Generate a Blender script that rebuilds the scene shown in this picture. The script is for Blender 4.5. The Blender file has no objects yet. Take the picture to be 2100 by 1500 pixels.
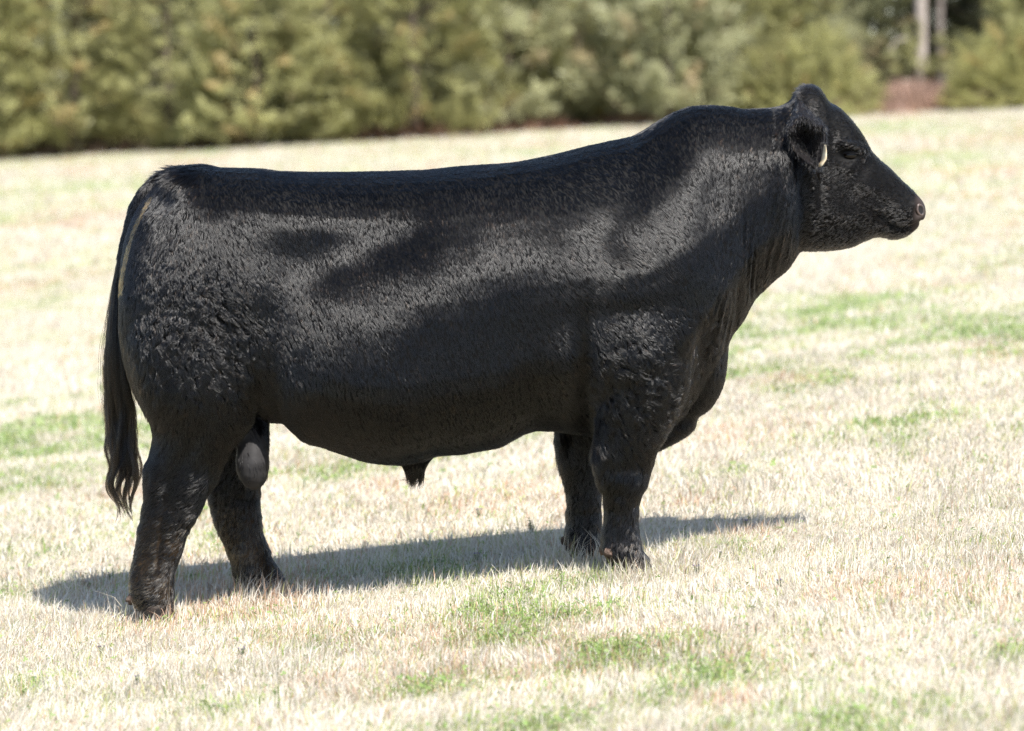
import bpy, bmesh, math, random
import numpy as np
from mathutils import Vector

SC = bpy.context.scene
COL = SC.collection
RNG = np.random.default_rng(7)
random.seed(7)

# ------------------------------------------------------------------ camera, sky, sun, exposure
S, D, CZ, HY = 640.0, 10.5, 1.5, 240.0        # px per metre at the bull, camera distance, camera height, horizon row

cam_d = bpy.data.cameras.new('camera')
cam = bpy.data.objects.new('camera', cam_d)
COL.objects.link(cam)
cam.location = (0, -D, CZ)
cam.rotation_euler = (math.radians(90), 0, 0)
cam_d.sensor_width = 36.0
cam_d.lens = 36.0 * D * S / 2100.0
cam_d.shift_y = -(750.0 - HY) / 2100.0
cam_d.clip_start = 0.1
cam_d.clip_end = 3000
cam_d.dof.use_dof = True
cam_d.dof.focus_distance = D - 0.45
cam_d.dof.aperture_fstop = 2.75
SC.camera = cam

SUN_DIR = Vector((0.31, -0.55, 1.0)).normalized()      # towards the sun
world = bpy.data.worlds.new('World')
SC.world = world
world.use_nodes = True
wn = world.node_tree
wn.nodes.clear()
sky = wn.nodes.new('ShaderNodeTexSky')
sky.sky_type = 'NISHITA'
sky.sun_disc = False
sky.sun_elevation = math.asin(SUN_DIR.z)
sky.sun_rotation = math.atan2(SUN_DIR.x, SUN_DIR.y)
bg = wn.nodes.new('ShaderNodeBackground')
bg.inputs['Strength'].default_value = 0.115
wo = wn.nodes.new('ShaderNodeOutputWorld')
wn.links.new(sky.outputs[0], bg.inputs[0])
wn.links.new(bg.outputs[0], wo.inputs[0])

sun_d = bpy.data.lights.new('sun', 'SUN')
sun_d.energy = 4.5
sun_d.angle = math.radians(0.53)
sun_d.color = (1.0, 0.965, 0.91)
sun = bpy.data.objects.new('sun', sun_d)
COL.objects.link(sun)
sun.location = (5, -10, 20)
sun.rotation_euler = (-SUN_DIR).to_track_quat('-Z', 'Y').to_euler()

SC.view_settings.view_transform = 'Standard'
SC.view_settings.look = 'None'
SC.view_settings.exposure = 1.20
SC.view_settings.gamma = 1.0
SC.view_settings.use_curve_mapping = False
SC.render.engine = 'CYCLES'
SC.cycles.max_bounces = 8
SC.cycles.use_denoising = True
SC.cycles.denoising_prefilter = 'NONE'
SC.cycles.use_adaptive_sampling = False
SC.cycles.sample_clamp_indirect = 4.0
if hasattr(SC, 'cycles_curves'):
    SC.cycles_curves.shape = 'RIBBONS'

# ------------------------------------------------------------------ helpers
def P(px, py, d=0.0):
    """photograph pixel + depth behind the bull's middle plane -> metres"""
    k = (D + d) / D / S
    return np.array([(px - 1050.0) * k, d, CZ + (HY - py) * k])

def to_px(co):
    k = D / (D + co[:, 1]) * S
    return co[:, 0] * k + 1050.0, HY - (co[:, 2] - CZ) * k

def sstep(a, b, x):
    t = np.clip((x - a) / (b - a), 0, 1)
    return t * t * (3 - 2 * t)

def hash3(i, j, k, seed=0):
    h = (i.astype(np.int64) * 73856093) ^ (j.astype(np.int64) * 19349663) ^ (k.astype(np.int64) * 83492791) ^ (seed * 2654435761)
    h &= 0xffffffff
    h = ((h ^ (h >> 16)) * 0x45d9f3b) & 0xffffffff
    h = ((h ^ (h >> 16)) * 0x45d9f3b) & 0xffffffff
    h = h ^ (h >> 16)
    return (h & 0xffffff) / float(0x1000000)

def vnoise(p, seed=0):
    f = np.floor(p)
    t = p - f
    t = t * t * (3 - 2 * t)
    f = f.astype(np.int64)
    r = 0
    for a in (0, 1):
        for b in (0, 1):
            for c in (0, 1):
                w = (t[:, 0] if a else 1 - t[:, 0]) * (t[:, 1] if b else 1 - t[:, 1]) * (t[:, 2] if c else 1 - t[:, 2])
                r = r + w * hash3(f[:, 0] + a, f[:, 1] + b, f[:, 2] + c, seed)
    return r * 2 - 1

def fbm(p, seed=0, octs=3):
    r, a, tot = 0, 1.0, 0
    for o in range(octs):
        r = r + a * vnoise(p * (2.03 ** o), seed + o * 17)
        tot += a
        a *= 0.5
    return r / tot

def pchip(xk, yk, x):
    """monotone cubic through the keys"""
    xk = np.asarray(xk, float); yk = np.asarray(yk, float)
    h = np.diff(xk); d = np.diff(yk) / h
    m = np.zeros_like(yk)
    m[0], m[-1] = d[0], d[-1]
    for i in range(1, len(xk) - 1):
        if d[i - 1] * d[i] > 0:
            w1, w2 = 2 * h[i] + h[i - 1], h[i] + 2 * h[i - 1]
            m[i] = (w1 + w2) / (w1 / d[i - 1] + w2 / d[i])
    x = np.clip(x, xk[0], xk[-1])
    i = np.clip(np.searchsorted(xk, x) - 1, 0, len(xk) - 2)
    t = (x - xk[i]) / h[i]
    return ((1 + 2 * t) * (1 - t) ** 2 * yk[i] + t * (1 - t) ** 2 * h[i] * m[i] +
            t * t * (3 - 2 * t) * yk[i + 1] + t * t * (t - 1) * h[i] * m[i + 1])

def mesh_np(name, v, f, cols=None, smooth=False):
    """v (n,3); f list of faces or (m,3|4) array; cols (n,4) point colours"""
    me = bpy.data.meshes.new(name)
    if isinstance(f, np.ndarray):
        m, k = f.shape
        me.vertices.add(len(v)); me.vertices.foreach_set('co', np.ascontiguousarray(v, np.float32).ravel())
        me.loops.add(m * k); me.loops.foreach_set('vertex_index', np.ascontiguousarray(f, np.int32).ravel())
        me.polygons.add(m)
        me.polygons.foreach_set('loop_start', np.arange(0, m * k, k, dtype=np.int32))
        me.polygons.foreach_set('loop_total', np.full(m, k, np.int32))
        me.update(calc_edges=True)
    else:
        me.from_pydata([tuple(map(float, a)) for a in v], [], f)
    if smooth:
        me.polygons.foreach_set('use_smooth', np.ones(len(me.polygons), bool))
    if cols is not None:
        a = me.attributes.new('col', 'FLOAT_COLOR', 'POINT')
        a.data.foreach_set('color', np.ascontiguousarray(cols, np.float32).ravel())
    me.update()
    return me

def link(name, data, mat=None, parent=None, loc=None):
    o = bpy.data.objects.new(name, data)
    COL.objects.link(o)
    if mat is not None:
        data.materials.append(mat)
    if parent is not None:
        o.parent = parent
    if loc is not None:
        o.location = loc
    return o

def tag(o, label=None, cat=None, group=None, kind=None):
    if label: o['label'] = label
    if cat: o['category'] = cat
    if group: o['group'] = group
    if kind: o['kind'] = kind
    return o

def empty(name, loc):
    o = bpy.data.objects.new(name, None)
    o.empty_display_size = 0.2
    COL.objects.link(o)
    o.location = loc
    return o

def new_mat(name):
    m = bpy.data.materials.new(name)
    m.use_nodes = True
    m.node_tree.nodes.clear()
    return m, m.node_tree.nodes, m.node_tree.links

def principled(name, color, rough=0.6, spec=0.5, noise=None, bump=None, attr=None, coat=0):
    """noise = (scale, colour2), bump = (scale, strength, distance)"""
    m, N, L = new_mat(name)
    out = N.new('ShaderNodeOutputMaterial')
    b = N.new('ShaderNodeBsdfPrincipled')
    L.new(b.outputs[0], out.inputs[0])
    b.inputs['Roughness'].default_value = rough
    b.inputs['Specular IOR Level'].default_value = spec
    b.inputs['Base Color'].default_value = (*color, 1)
    b.inputs['Coat Weight'].default_value = coat
    tc = N.new('ShaderNodeTexCoord')
    if attr:
        a = N.new('ShaderNodeAttribute'); a.attribute_name = attr
        L.new(a.outputs['Color'], b.inputs['Base Color'])
    if noise:
        n = N.new('ShaderNodeTexNoise'); n.inputs['Scale'].default_value = noise[0]; n.inputs['Detail'].default_value = 6
        L.new(tc.outputs['Object'], n.inputs['Vector'])
        r = N.new('ShaderNodeValToRGB')
        r.color_ramp.elements[0].position = 0.35; r.color_ramp.elements[0].color = (*color, 1)
        r.color_ramp.elements[1].position = 0.68; r.color_ramp.elements[1].color = (*noise[1], 1)
        L.new(n.outputs['Fac'], r.inputs[0]); L.new(r.outputs[0], b.inputs['Base Color'])
    if bump:
        n2 = N.new('ShaderNodeTexNoise'); n2.inputs['Scale'].default_value = bump[0]; n2.inputs['Detail'].default_value = 5
        L.new(tc.outputs['Object'], n2.inputs['Vector'])
        bp = N.new('ShaderNodeBump'); bp.inputs['Strength'].default_value = bump[1]; bp.inputs['Distance'].default_value = bump[2]
        L.new(n2.outputs['Fac'], bp.inputs['Height']); L.new(bp.outputs[0], b.inputs['Normal'])
    return m

def leafy(name, trans=0.35, rough=0.6, spec=0.25, tint=(1, 1, 1), per_object=0.0):
    """thin leaves and blades: colour attribute, part of the light passes through"""
    m, N, L = new_mat(name)
    out = N.new('ShaderNodeOutputMaterial')
    a = N.new('ShaderNodeAttribute'); a.attribute_name = 'col'
    mix = N.new('ShaderNodeMixShader'); mix.inputs[0].default_value = trans
    b = N.new('ShaderNodeBsdfPrincipled'); b.inputs['Roughness'].default_value = rough; b.inputs['Specular IOR Level'].default_value = spec
    t = N.new('ShaderNodeBsdfTranslucent')
    mul = N.new('ShaderNodeMix'); mul.data_type = 'RGBA'; mul.blend_type = 'MULTIPLY'; mul.inputs[0].default_value = 1
    mul.inputs[7].default_value = (*tint, 1)
    L.new(a.outputs['Color'], mul.inputs[6])
    src = mul.outputs[2]
    if per_object:
        oi = N.new('ShaderNodeObjectInfo')
        hs = N.new('ShaderNodeHueSaturation')
        mr = N.new('ShaderNodeMapRange'); mr.inputs[3].default_value = 1 - per_object; mr.inputs[4].default_value = 1 + per_object
        L.new(oi.outputs['Random'], mr.inputs[0]); L.new(mr.outputs[0], hs.inputs['Value'])
        L.new(src, hs.inputs['Color']); src = hs.outputs[0]
    L.new(src, b.inputs['Base Color']); L.new(src, t.inputs['Color'])
    L.new(b.outputs[0], mix.inputs[1]); L.new(t.outputs[0], mix.inputs[2]); L.new(mix.outputs[0], out.inputs[0])
    return m

# ------------------------------------------------------------------ ground
def ground_z(x, y):
    x = np.asarray(x, float); y = np.asarray(y, float)
    a = 0.103 + (0.0555 - 0.103) * sstep(0.5, 26, y)
    xe = 45 * np.tanh(x / 45.0)
    yy = np.clip(y - 0.6, 0, None)
    rise = 1.175 * np.where(yy < 54, yy / 54.0, 1 + 0.55 * np.tanh((yy - 54) / 60.0))
    p = np.stack([x.ravel() * 0.35, y.ravel() * 0.35, np.zeros(x.size)], 1)
    n = fbm(p, 5, 2).reshape(x.shape) * 0.018
    return 0.035 + a * xe + rise + n * np.clip(np.abs(y) / 4.0, 0.15, 1.0)

def ground_at(px, py):
    """walk the ray of a photograph pixel to the ground"""
    dx, dz = (px - 1050) / S / D, (HY - py) / S / D
    lo = 3.0
    t = np.linspace(3, 90, 8000)
    x, y, z = dx * t, -D + t, CZ + dz * t
    g = ground_z(x, y)
    i = np.argmax(z < g)
    return float(x[i]), float(y[i]), float(g[i])

# green and russet patches seen in the pasture (centre pixel, radius in px across, strength)
PATCH = [(80, 1400, 70, 1), (160, 1140, 60, .7), (600, 1285, 90, .9), (500, 1270, 50, .6), (880, 1165, 170, .8), (700, 1180, 90, .7),
         (1490, 858, 35, 1), (1480, 1250, 60, .8), (1740, 852, 40, .7), (1670, 835, 40, .5), (70, 698, 90, .8), (200, 556, 60, 1), (90, 555, 60, .7),
         (2060, 820, 50, .6), (2050, 1290, 50, .6), (1690, 1395, 50, .5), (1720, 1470, 50, .5), (1100, 970, 50, .5), (1900, 400, 70, .7), (1950, 335, 140, .5),
         (640, 1005, 40, .4), (860, 1040, 60, .4), (1030, 1065, 40, .8), (420, 1250, 70, .4), (1390, 1085, 40, .5), (1350, 1165, 40, .4), (250, 380, 90, .6), (830, 360, 150, .5),
         (1590, 655, 50, .5), (1940, 640, 60, .5), (1230, 1180, 50, .5), (60, 1200, 60, .4), (700, 300, 120, .6), (150, 1030, 70, .3)]
RUSSET = [(1330, 1340, 60, 1), (1500, 1440, 60, 1), (1500, 1360, 50, .8), (250, 1015, 60, .7), (1650, 780, 80, .6), (120, 460, 120, .8), (2000, 352, 120, .9), (660, 1400, 60, .5),
          (1540, 1095, 60, .6), (1400, 1030, 50, .7), (1750, 590, 40, .6), (1180, 960, 40, .6), (780, 1000, 60, .5), (330, 800, 40, .6), (150, 860, 60, .4)]
PG = [(*ground_at(a, b)[:2], r / S, w) for a, b, r, w in PATCH]
PR = [(*ground_at(a, b)[:2], r / S, w) for a, b, r, w in RUSSET]

def field(x, y):
    """greenness and russetness of the pasture at a spot"""
    z = np.zeros_like(x)
    g1 = fbm(np.stack([x * 0.9, y * 0.55, z], 1), 11, 4)
    g2 = fbm(np.stack([x * 4.0, y * 3.0, z], 1), 12, 3)
    g3 = fbm(np.stack([x * 0.16, y * 0.16, z], 1), 14, 2)
    g = np.clip(0.36 + 0.6 * g1 + 0.8 * g2 + 0.45 * g3, 0, 1) ** 1.6
    r = np.clip(fbm(np.stack([x * 1.1, y * 0.6, z], 1), 31, 4) * 1.2 - 0.06 + 0.35 * g2, 0, 1)
    wob = 1 + 0.5 * g2
    for (cx, cy, rr, w) in PG:
        sc = (cy + D) / D
        rr2 = rr * sc
        q = ((x - cx) / rr2) ** 2 + ((y - cy) / (rr2 * (1.2 + 0.25 * sc))) ** 2
        g = np.maximum(g, np.clip(w * 0.36 * np.exp(-q * 0.45) * (1 + 1.9 * g2) + 0.0, 0, .95))
    for (cx, cy, rr, w) in PR:
        sc = (cy + D) / D
        rr2 = rr * sc
        q = ((x - cx) / rr2) ** 2 + ((y - cy) / (rr2 * (1.2 + 0.25 * sc))) ** 2
        r = np.maximum(r, w * 0.9 * np.exp(-q * wob))
    return np.clip(g, 0, 1), np.clip(r, 0, 1)

def spaced(lo, hi, near0, near1, step, grow):
    v = list(np.arange(near0, near1 + 1e-6, step))
    s = step
    while v[-1] < hi:
        s *= grow; v.append(v[-1] + s)
    s = step
    while v[0] > lo:
        s *= grow; v.insert(0, v[0] - s)
    return np.array(v)

gx = spaced(-700, 700, -4, 4, 0.08, 1.045)
gy = spaced(-60, 900, -4, 9, 0.08, 1.018)
GX, GY = np.meshgrid(gx, gy)
GZ = ground_z(GX.ravel(), GY.ravel())
g_, r_ = field(GX.ravel(), GY.ravel())
STRAW = np.array([0.48, 0.42, 0.325]); STRAW2 = np.array([0.70, 0.66, 0.58])
RUST = np.array([0.42, 0.275, 0.185]); GREEN = np.array([0.15, 0.235, 0.055])
gc = STRAW[None] * 0.9 * (1 - r_[:, None] * 0.6) + RUST[None] * r_[:, None] * 0.6
gc = gc * (1 - 0.6 * g_[:, None]) + (GREEN * 1.2)[None] * 0.6 * g_[:, None]
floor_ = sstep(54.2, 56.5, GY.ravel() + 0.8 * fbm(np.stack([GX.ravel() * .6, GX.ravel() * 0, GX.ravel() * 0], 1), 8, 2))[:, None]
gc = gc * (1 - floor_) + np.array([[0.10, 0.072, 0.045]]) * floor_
gc = np.concatenate([gc, np.ones((len(gc), 1))], 1)
nx, ny = len(gx), len(gy)
ii = (np.arange(ny - 1)[:, None] * nx + np.arange(nx - 1)[None]).ravel()
gf = np.stack([ii, ii + 1, ii + nx + 1, ii + nx], 1)
m, N, L = new_mat('pasture_soil')
out = N.new('ShaderNodeOutputMaterial'); b = N.new('ShaderNodeBsdfPrincipled'); L.new(b.outputs[0], out.inputs[0])
b.inputs['Roughness'].default_value = 0.95; b.inputs['Specular IOR Level'].default_value = 0.1
at = N.new('ShaderNodeAttribute'); at.attribute_name = 'col'
tc = N.new('ShaderNodeTexCoord')
n1 = N.new('ShaderNodeTexNoise'); n1.inputs['Scale'].default_value = 90; n1.inputs['Detail'].default_value = 8
L.new(tc.outputs['Object'], n1.inputs['Vector'])
mr = N.new('ShaderNodeMapRange'); mr.inputs[1].default_value = .3; mr.inputs[2].default_value = .7; mr.inputs[3].default_value = 0.55; mr.inputs[4].default_value = 1.25
L.new(n1.outputs['Fac'], mr.inputs[0])
mx = N.new('ShaderNodeMix'); mx.data_type = 'RGBA'; mx.blend_type = 'MULTIPLY'; mx.inputs[0].default_value = 1
L.new(at.outputs['Color'], mx.inputs[6]); L.new(mr.outputs[0], mx.inputs[7]); L.new(mx.outputs[2], b.inputs['Base Color'])
bp = N.new('ShaderNodeBump'); bp.inputs['Strength'].default_value = 0.7; bp.inputs['Distance'].default_value = 0.015
L.new(n1.outputs['Fac'], bp.inputs['Height']); L.new(bp.outputs[0], b.inputs['Normal'])
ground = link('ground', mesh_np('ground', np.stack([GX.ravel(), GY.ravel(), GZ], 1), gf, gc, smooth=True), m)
tag(ground, 'pale dry pasture rising gently towards the trees', kind='structure')

# ------------------------------------------------------------------ grass
def blades(n, y0, y1, margin, h0, h1, w0, w1, segs, green, lie=0.25, seed=0):
    """n blades between the depths y0 and y1, spread over what the camera and its neighbours see"""
    rng = np.random.default_rng(100 + seed)
    u = rng.random(int(n * 3.0))
    d0, d1 = y0 + D, y1 + D
    d = d0 + (d1 - d0) * u
    keep = rng.random(len(d)) < (0.157 * d + margin) / (0.157 * d1 + margin)
    d = d[keep]
    x = (rng.random(len(d)) * 2 - 1) * (0.157 * d + margin)
    y = d - D
    g, r = field(x, y)
    if green:
        k = rng.random(len(x)) < np.clip(g * 1.1, 0.03, .85)
    else:
        k = rng.random(len(x)) < np.clip(1.0 - g * 0.72, 0.2, 1)
    idx = np.nonzero(k)[0][:n]
    x, y, g, r = x[idx], y[idx], g[idx], r[idx]
    n = len(x)
    z = ground_z(x, y) - 0.003
    tuft = fbm(np.stack([x * 7, y * 7, np.zeros(n)], 1), 77, 2)
    h = (h0 + (h1 - h0) * rng.random(n) ** 2.2) * (1 + 0.6 * tuft) * np.where(rng.random(n) < .012, 1.9, 1.0)
    w = w0 + (w1 - w0) * rng.random(n)
    for fx, fy in ((-1.13, -.2), (-.80, .2), (.37, -.2), (.25, .2)):
        h = h * (1 + 0.9 * np.exp(-((x - fx) ** 2 + (y - fy + .06) ** 2) / .16 ** 2))
    az = rng.random(n) * 2 * np.pi
    flow = fbm(np.stack([x * 2.5, y * 2.5, np.zeros(n)], 1), 61, 2) * np.pi * 1.5
    flat = rng.random(n) < lie
    az = np.where(rng.random(n) < 0.45, flow + rng.normal(0, 0.5, n), az)
    bend = np.where(flat, rng.uniform(0.9, 1.5, n), np.abs(rng.normal(0.42, 0.30, n)))
    dirx, diry = np.cos(az), np.sin(az)
    face = rng.normal(0, 0.9, n)          # blade faces roughly towards +-y so its flat side is seen
    sx, sy = np.cos(face), np.sin(face)
    V = []
    ts = [0.0, 0.55, 1.0] if segs == 2 else [0.0, 1.0]
    for t in ts:
        ang = bend * (0.35 + 0.65 * t)
        hor, ver = np.sin(ang) * t * h, np.cos(ang) * t * h + 0.004 * t * flat
        cx, cy, cz = x + dirx * hor, y + diry * hor, z + ver
        ww = w * (1 - 0.25 * t) * 0.5
        if t < 1:
            V += [np.stack([cx - sx * ww, cy - sy * ww, cz], 1), np.stack([cx + sx * ww, cy + sy * ww, cz], 1)]
        else:
            V += [np.stack([cx, cy, cz], 1)]
    nv = len(V)
    v = np.stack(V, 1).reshape(-1, 3)
    o = (np.arange(n) * nv)[:, None]
    if segs == 2:
        f = np.concatenate([o + np.array([[0, 1, 3]]), o + np.array([[0, 3, 2]]), o + np.array([[2, 3, 4]])], 0)
    else:
        f = o + np.array([[0, 1, 2]])
    if green:
        c = np.array([0.19, 0.265, 0.085])[None] * (0.7 + 0.8 * rng.random((n, 1)))
        c = c + np.array([[0.17, 0.12, 0.03]]) * rng.random((n, 1)) ** 2
    else:
        q = rng.random((n, 1))
        q = np.where(q < .35, q * .4, .35 + .65 * q)
        c = STRAW[None] * (1 - q) * 0.95 + STRAW2[None] * q
        rr = (rng.random(n) < r * 0.75 + 0.05)[:, None]
        c = np.where(rr, RUST[None] * (0.8 + 0.6 * rng.random((n, 1))), c)
        yl = (rng.random(n) < 0.10 + 0.25 * g)[:, None]
        c = np.where(yl & ~rr, np.array([[0.40, 0.40, 0.18]]) * (0.8 + 0.4 * q), c)
    c = np.repeat(np.concatenate([c, np.ones((n, 1))], 1), nv, 0)
    return v, f, c

def join(parts):
    vs, fs, cs, o = [], [], [], 0
    for v, f, c in parts:
        vs.append(v); fs.append(f + o); cs.append(c); o += len(v)
    return np.concatenate(vs), np.concatenate(fs), np.concatenate(cs)

M_straw = leafy('straw_blades', trans=0.3, rough=0.55, spec=0.3)
M_green = leafy('green_blades', trans=0.35, rough=0.5, spec=0.3)
dry = join([blades(190000, -3.4, 0.9, 0.5, 0.016, 0.058, 0.0014, 0.0031, 2, False, 0.35, 1),
            blades(110000, 0.9, 6.0, 0.6, 0.018, 0.056, 0.0024, 0.0048, 2, False, 0.35, 2),
            blades(80000, 6.0, 18.0, 1.2, 0.025, 0.07, 0.006, 0.012, 1, False, 0.3, 3),
            blades(80000, 18.0, 55.0, 3.0, 0.04, 0.09, 0.015, 0.035, 1, False, 0.3, 4)])
o = link('dry_grass', mesh_np('dry_grass', *dry), M_straw)
tag(o, 'short pale straw coloured winter grass covering the pasture', 'grass', kind='stuff')
grn = join([blades(42000, -3.4, 0.9, 0.5, 0.015, 0.05, 0.002, 0.0042, 2, True, 0.3, 5),
            blades(24000, 0.9, 6.0, 0.6, 0.018, 0.05, 0.003, 0.006, 2, True, 0.3, 6),
            blades(20000, 6.0, 18.0, 1.2, 0.02, 0.06, 0.006, 0.012, 1, True, 0.3, 7),
            blades(16000, 18.0, 55.0, 3.0, 0.03, 0.08, 0.015, 0.035, 1, True, 0.3, 8)])
o = link('green_grass', mesh_np('green_grass', *grn), M_green)
_ = None
tag(o, 'fresh green grass sprouting in patches among the straw', 'grass', kind='stuff')

def clover(n, y0, y1, margin, r0, seed):
    rng = np.random.default_rng(seed)
    d = D + y0 + (y1 - y0) * rng.random(n * 6)
    x = (rng.random(len(d)) * 2 - 1) * (0.157 * d + margin); y = d - D
    g, r = field(x, y)
    k = np.nonzero(rng.random(len(x)) < np.clip(g * 0.85 - 0.22, 0.012, .5))[0][:n]
    x, y = x[k], y[k]; n = len(x)
    z = ground_z(x, y) + rng.uniform(.006, .028, n)
    c0 = np.stack([x, y, z], 1)
    vs = []
    a0 = rng.random(n) * 6.28
    tilt = rng.normal(0, .35, (n, 2))
    for q in range(3):
        a = a0 + q * 2.094
        dr = np.stack([np.cos(a), np.sin(a), tilt[:, 0] * np.cos(a) + tilt[:, 1] * np.sin(a)], 1)
        sd = np.stack([-np.sin(a), np.cos(a), -tilt[:, 0] * np.sin(a) + tilt[:, 1] * np.cos(a)], 1)
        r = (r0 * rng.uniform(.6, 1.3, n))[:, None]
        vs.append(np.stack([c0, c0 + dr * r * .6 + sd * r * .5, c0 + dr * r * 1.1, c0 + dr * r * .6 - sd * r * .5], 1))
    v = np.stack(vs, 1).reshape(-1, 3)
    c = np.array([[.165, .25, .08]]) * (.6 + .8 * rng.random((n, 1))) + np.array([[.05, .04, 0]]) * rng.random((n, 1))
    return v, np.arange(len(v)).reshape(-1, 4), np.repeat(np.concatenate([c, np.ones((n, 1))], 1), 12, 0)
o = link('clover', mesh_np('clover', *join([clover(26000, -3.3, 1.5, .5, .0075, 71), clover(12000, 1.5, 9, .8, .012, 72)])), M_green)
tag(o, 'low clover leaves mixed into the green patches of the pasture', 'clover', kind='stuff')

# ------------------------------------------------------------------ trees
def tube_np(pts, rad, n=8):
    pts = np.asarray(pts, float)
    v, f = [], []
    for i, p in enumerate(pts):
        t = pts[min(i + 1, len(pts) - 1)] - pts[max(i - 1, 0)]
        t = t / np.linalg.norm(t)
        a = np.cross(t, [0.3, 1, 0.2]); a /= np.linalg.norm(a)
        bq = np.cross(t, a)
        for k in range(n):
            th = 2 * math.pi * k / n
            v.append(p + rad[i] * (math.cos(th) * a + math.sin(th) * bq))
    for i in range(len(pts) - 1):
        for k in range(n):
            f.append([i * n + k, i * n + (k + 1) % n, (i + 1) * n + (k + 1) % n, (i + 1) * n + k])
    f.append(list(range(n))[::-1]); f.append([(len(pts) - 1) * n + k for k in range(n)])
    return v, f

def tubes_mesh(name, tubes, smooth=True):
    V, F = [], []
    for pts, rad, n in tubes:
        v, f = tube_np(pts, rad, n)
        o = len(V)
        V += v; F += [[i + o for i in q] for q in f]
    return mesh_np(name, np.array(V), F, smooth=smooth)

def leaves_mesh(name, centers, dirs, rng, per, spread, length, width, base, var, droop=0.2):
    """sprays of leaf faces: centers (k,3), dirs (k,3) where each spray points"""
    k = len(centers)
    c = np.repeat(centers, per, 0); d = np.repeat(dirs, per, 0)
    n = len(c)
    t = rng.random((n, 1))
    p = c + d * (t - 0.4) * spread * 2.3 + rng.normal(0, 1, (n, 3)) * spread * 0.26 * (1.2 - 0.7 * t)
    a = d * 0.75 + rng.normal(0, 0.55, (n, 3)); a[:, 2] -= droop
    a /= np.linalg.norm(a, axis=1, keepdims=True)
    fo = d * 0.5 + np.array([[0.22, -0.5, 0.75]]) + rng.normal(0, 0.38, (n, 3))
    s = np.cross(a, fo); s /= np.linalg.norm(s, axis=1, keepdims=True)
    ln = length * (0.6 + 0.8 * rng.random((n, 1))); wd = width * (0.6 + 0.8 * rng.random((n, 1)))
    v = np.stack([p - a * ln * .5, p + s * wd * .5, p + a * ln * .5, p - s * wd * .5], 1).reshape(-1, 3)
    f = np.arange(n * 4).reshape(-1, 4)
    tone = np.repeat(rng.random((k, 1)), per, 0) * 0.6 + 0.4 * rng.random((n, 1))
    col = base[None] * (1 + var * (tone * 2 - 1))
    warm = np.repeat(rng.random((k, 1)) < 0.07, per, 0)
    col = np.where(warm, col * np.array([[1.2, 0.97, 1.0]]), col)
    col = np.clip(np.concatenate([col, np.ones((n, 1))], 1), 0, 1)
    return mesh_np(name, v, f, np.repeat(col, 4, 0))

M_leaf = leafy('evergreen_foliage', trans=0.46, rough=0.5, spec=0.35, per_object=0.12)
M_bark = principled('grey_bark', (0.09, 0.07, 0.055), 0.9, 0.2, noise=(9, (0.15, 0.12, 0.095)), bump=(14, 0.8, 0.05))
M_bark2 = principled('dull_bark', (0.15, 0.125, 0.11), 0.9, 0.2, noise=(6, (0.25, 0.215, 0.19)), bump=(12, 0.7, 0.04))
M_pale = principled('pale_bark', (0.30, 0.255, 0.225), 0.85, 0.2, noise=(5, (0.44, 0.385, 0.345)), bump=(12, 0.7, 0.04))
OLIVE = np.array([0.36, 0.35, 0.165]); DEEP = np.array([0.19, 0.195, 0.098]); YELLOW = np.array([0.35, 0.338, 0.142]); SAGE = np.array([0.335, 0.332, 0.185])

def crown_cedar(seed, H, R, base, n=430, low=0.3):
    rng = np.random.default_rng(seed)
    z = low + (H - low) * rng.random(n) ** 1.25
    prof = R * np.clip((1 - (z / H) ** 1.6), 0.05, 1) * (0.72 + 0.28 * np.minimum(1, z / 1.2))
    th = rng.random(n) * 2 * np.pi
    lob = 1 + 0.22 * np.sin(3 * th + seed) + 0.16 * np.sin(7 * th + 2 * z * 2 + seed * 2)
    r = prof * lob * np.sqrt(0.25 + 0.75 * rng.random(n))
    c = np.stack([r * np.cos(th), r * np.sin(th), z], 1)
    d = np.stack([np.cos(th), np.sin(th), 0.35 + 0.5 * rng.random(n) - 0.25], 1) + rng.normal(0, 0.25, (n, 3))
    d /= np.linalg.norm(d, axis=1, keepdims=True)
    return leaves_mesh('crown', c, d, rng, 44, 0.32, 0.16, 0.046, base, 0.34)

def crown_bush(seed, H, R, base, n=280):
    rng = np.random.default_rng(seed)
    u = rng.normal(0, 1, (n, 3)); u /= np.linalg.norm(u, axis=1, keepdims=True)
    u[:, 2] = np.abs(u[:, 2]) * 1.0 - 0.12
    rr = (0.55 + 0.45 * rng.random((n, 1)) ** 0.5)
    lob = 1 + 0.18 * vnoise(u * 2.3 + seed, seed)[:, None]
    c = u * rr * lob * np.array([[R, R, H]])
    c[:, 2] = np.maximum(c[:, 2], 0.12)
    d = u + np.array([[0, 0, 0.55]]) + rng.normal(0, 0.25, (n, 3)); d /= np.linalg.norm(d, axis=1, keepdims=True)
    return leaves_mesh('crown', c, d, rng, 48, 0.24, 0.14, 0.036, base, 0.3, droop=0.0)

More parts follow.
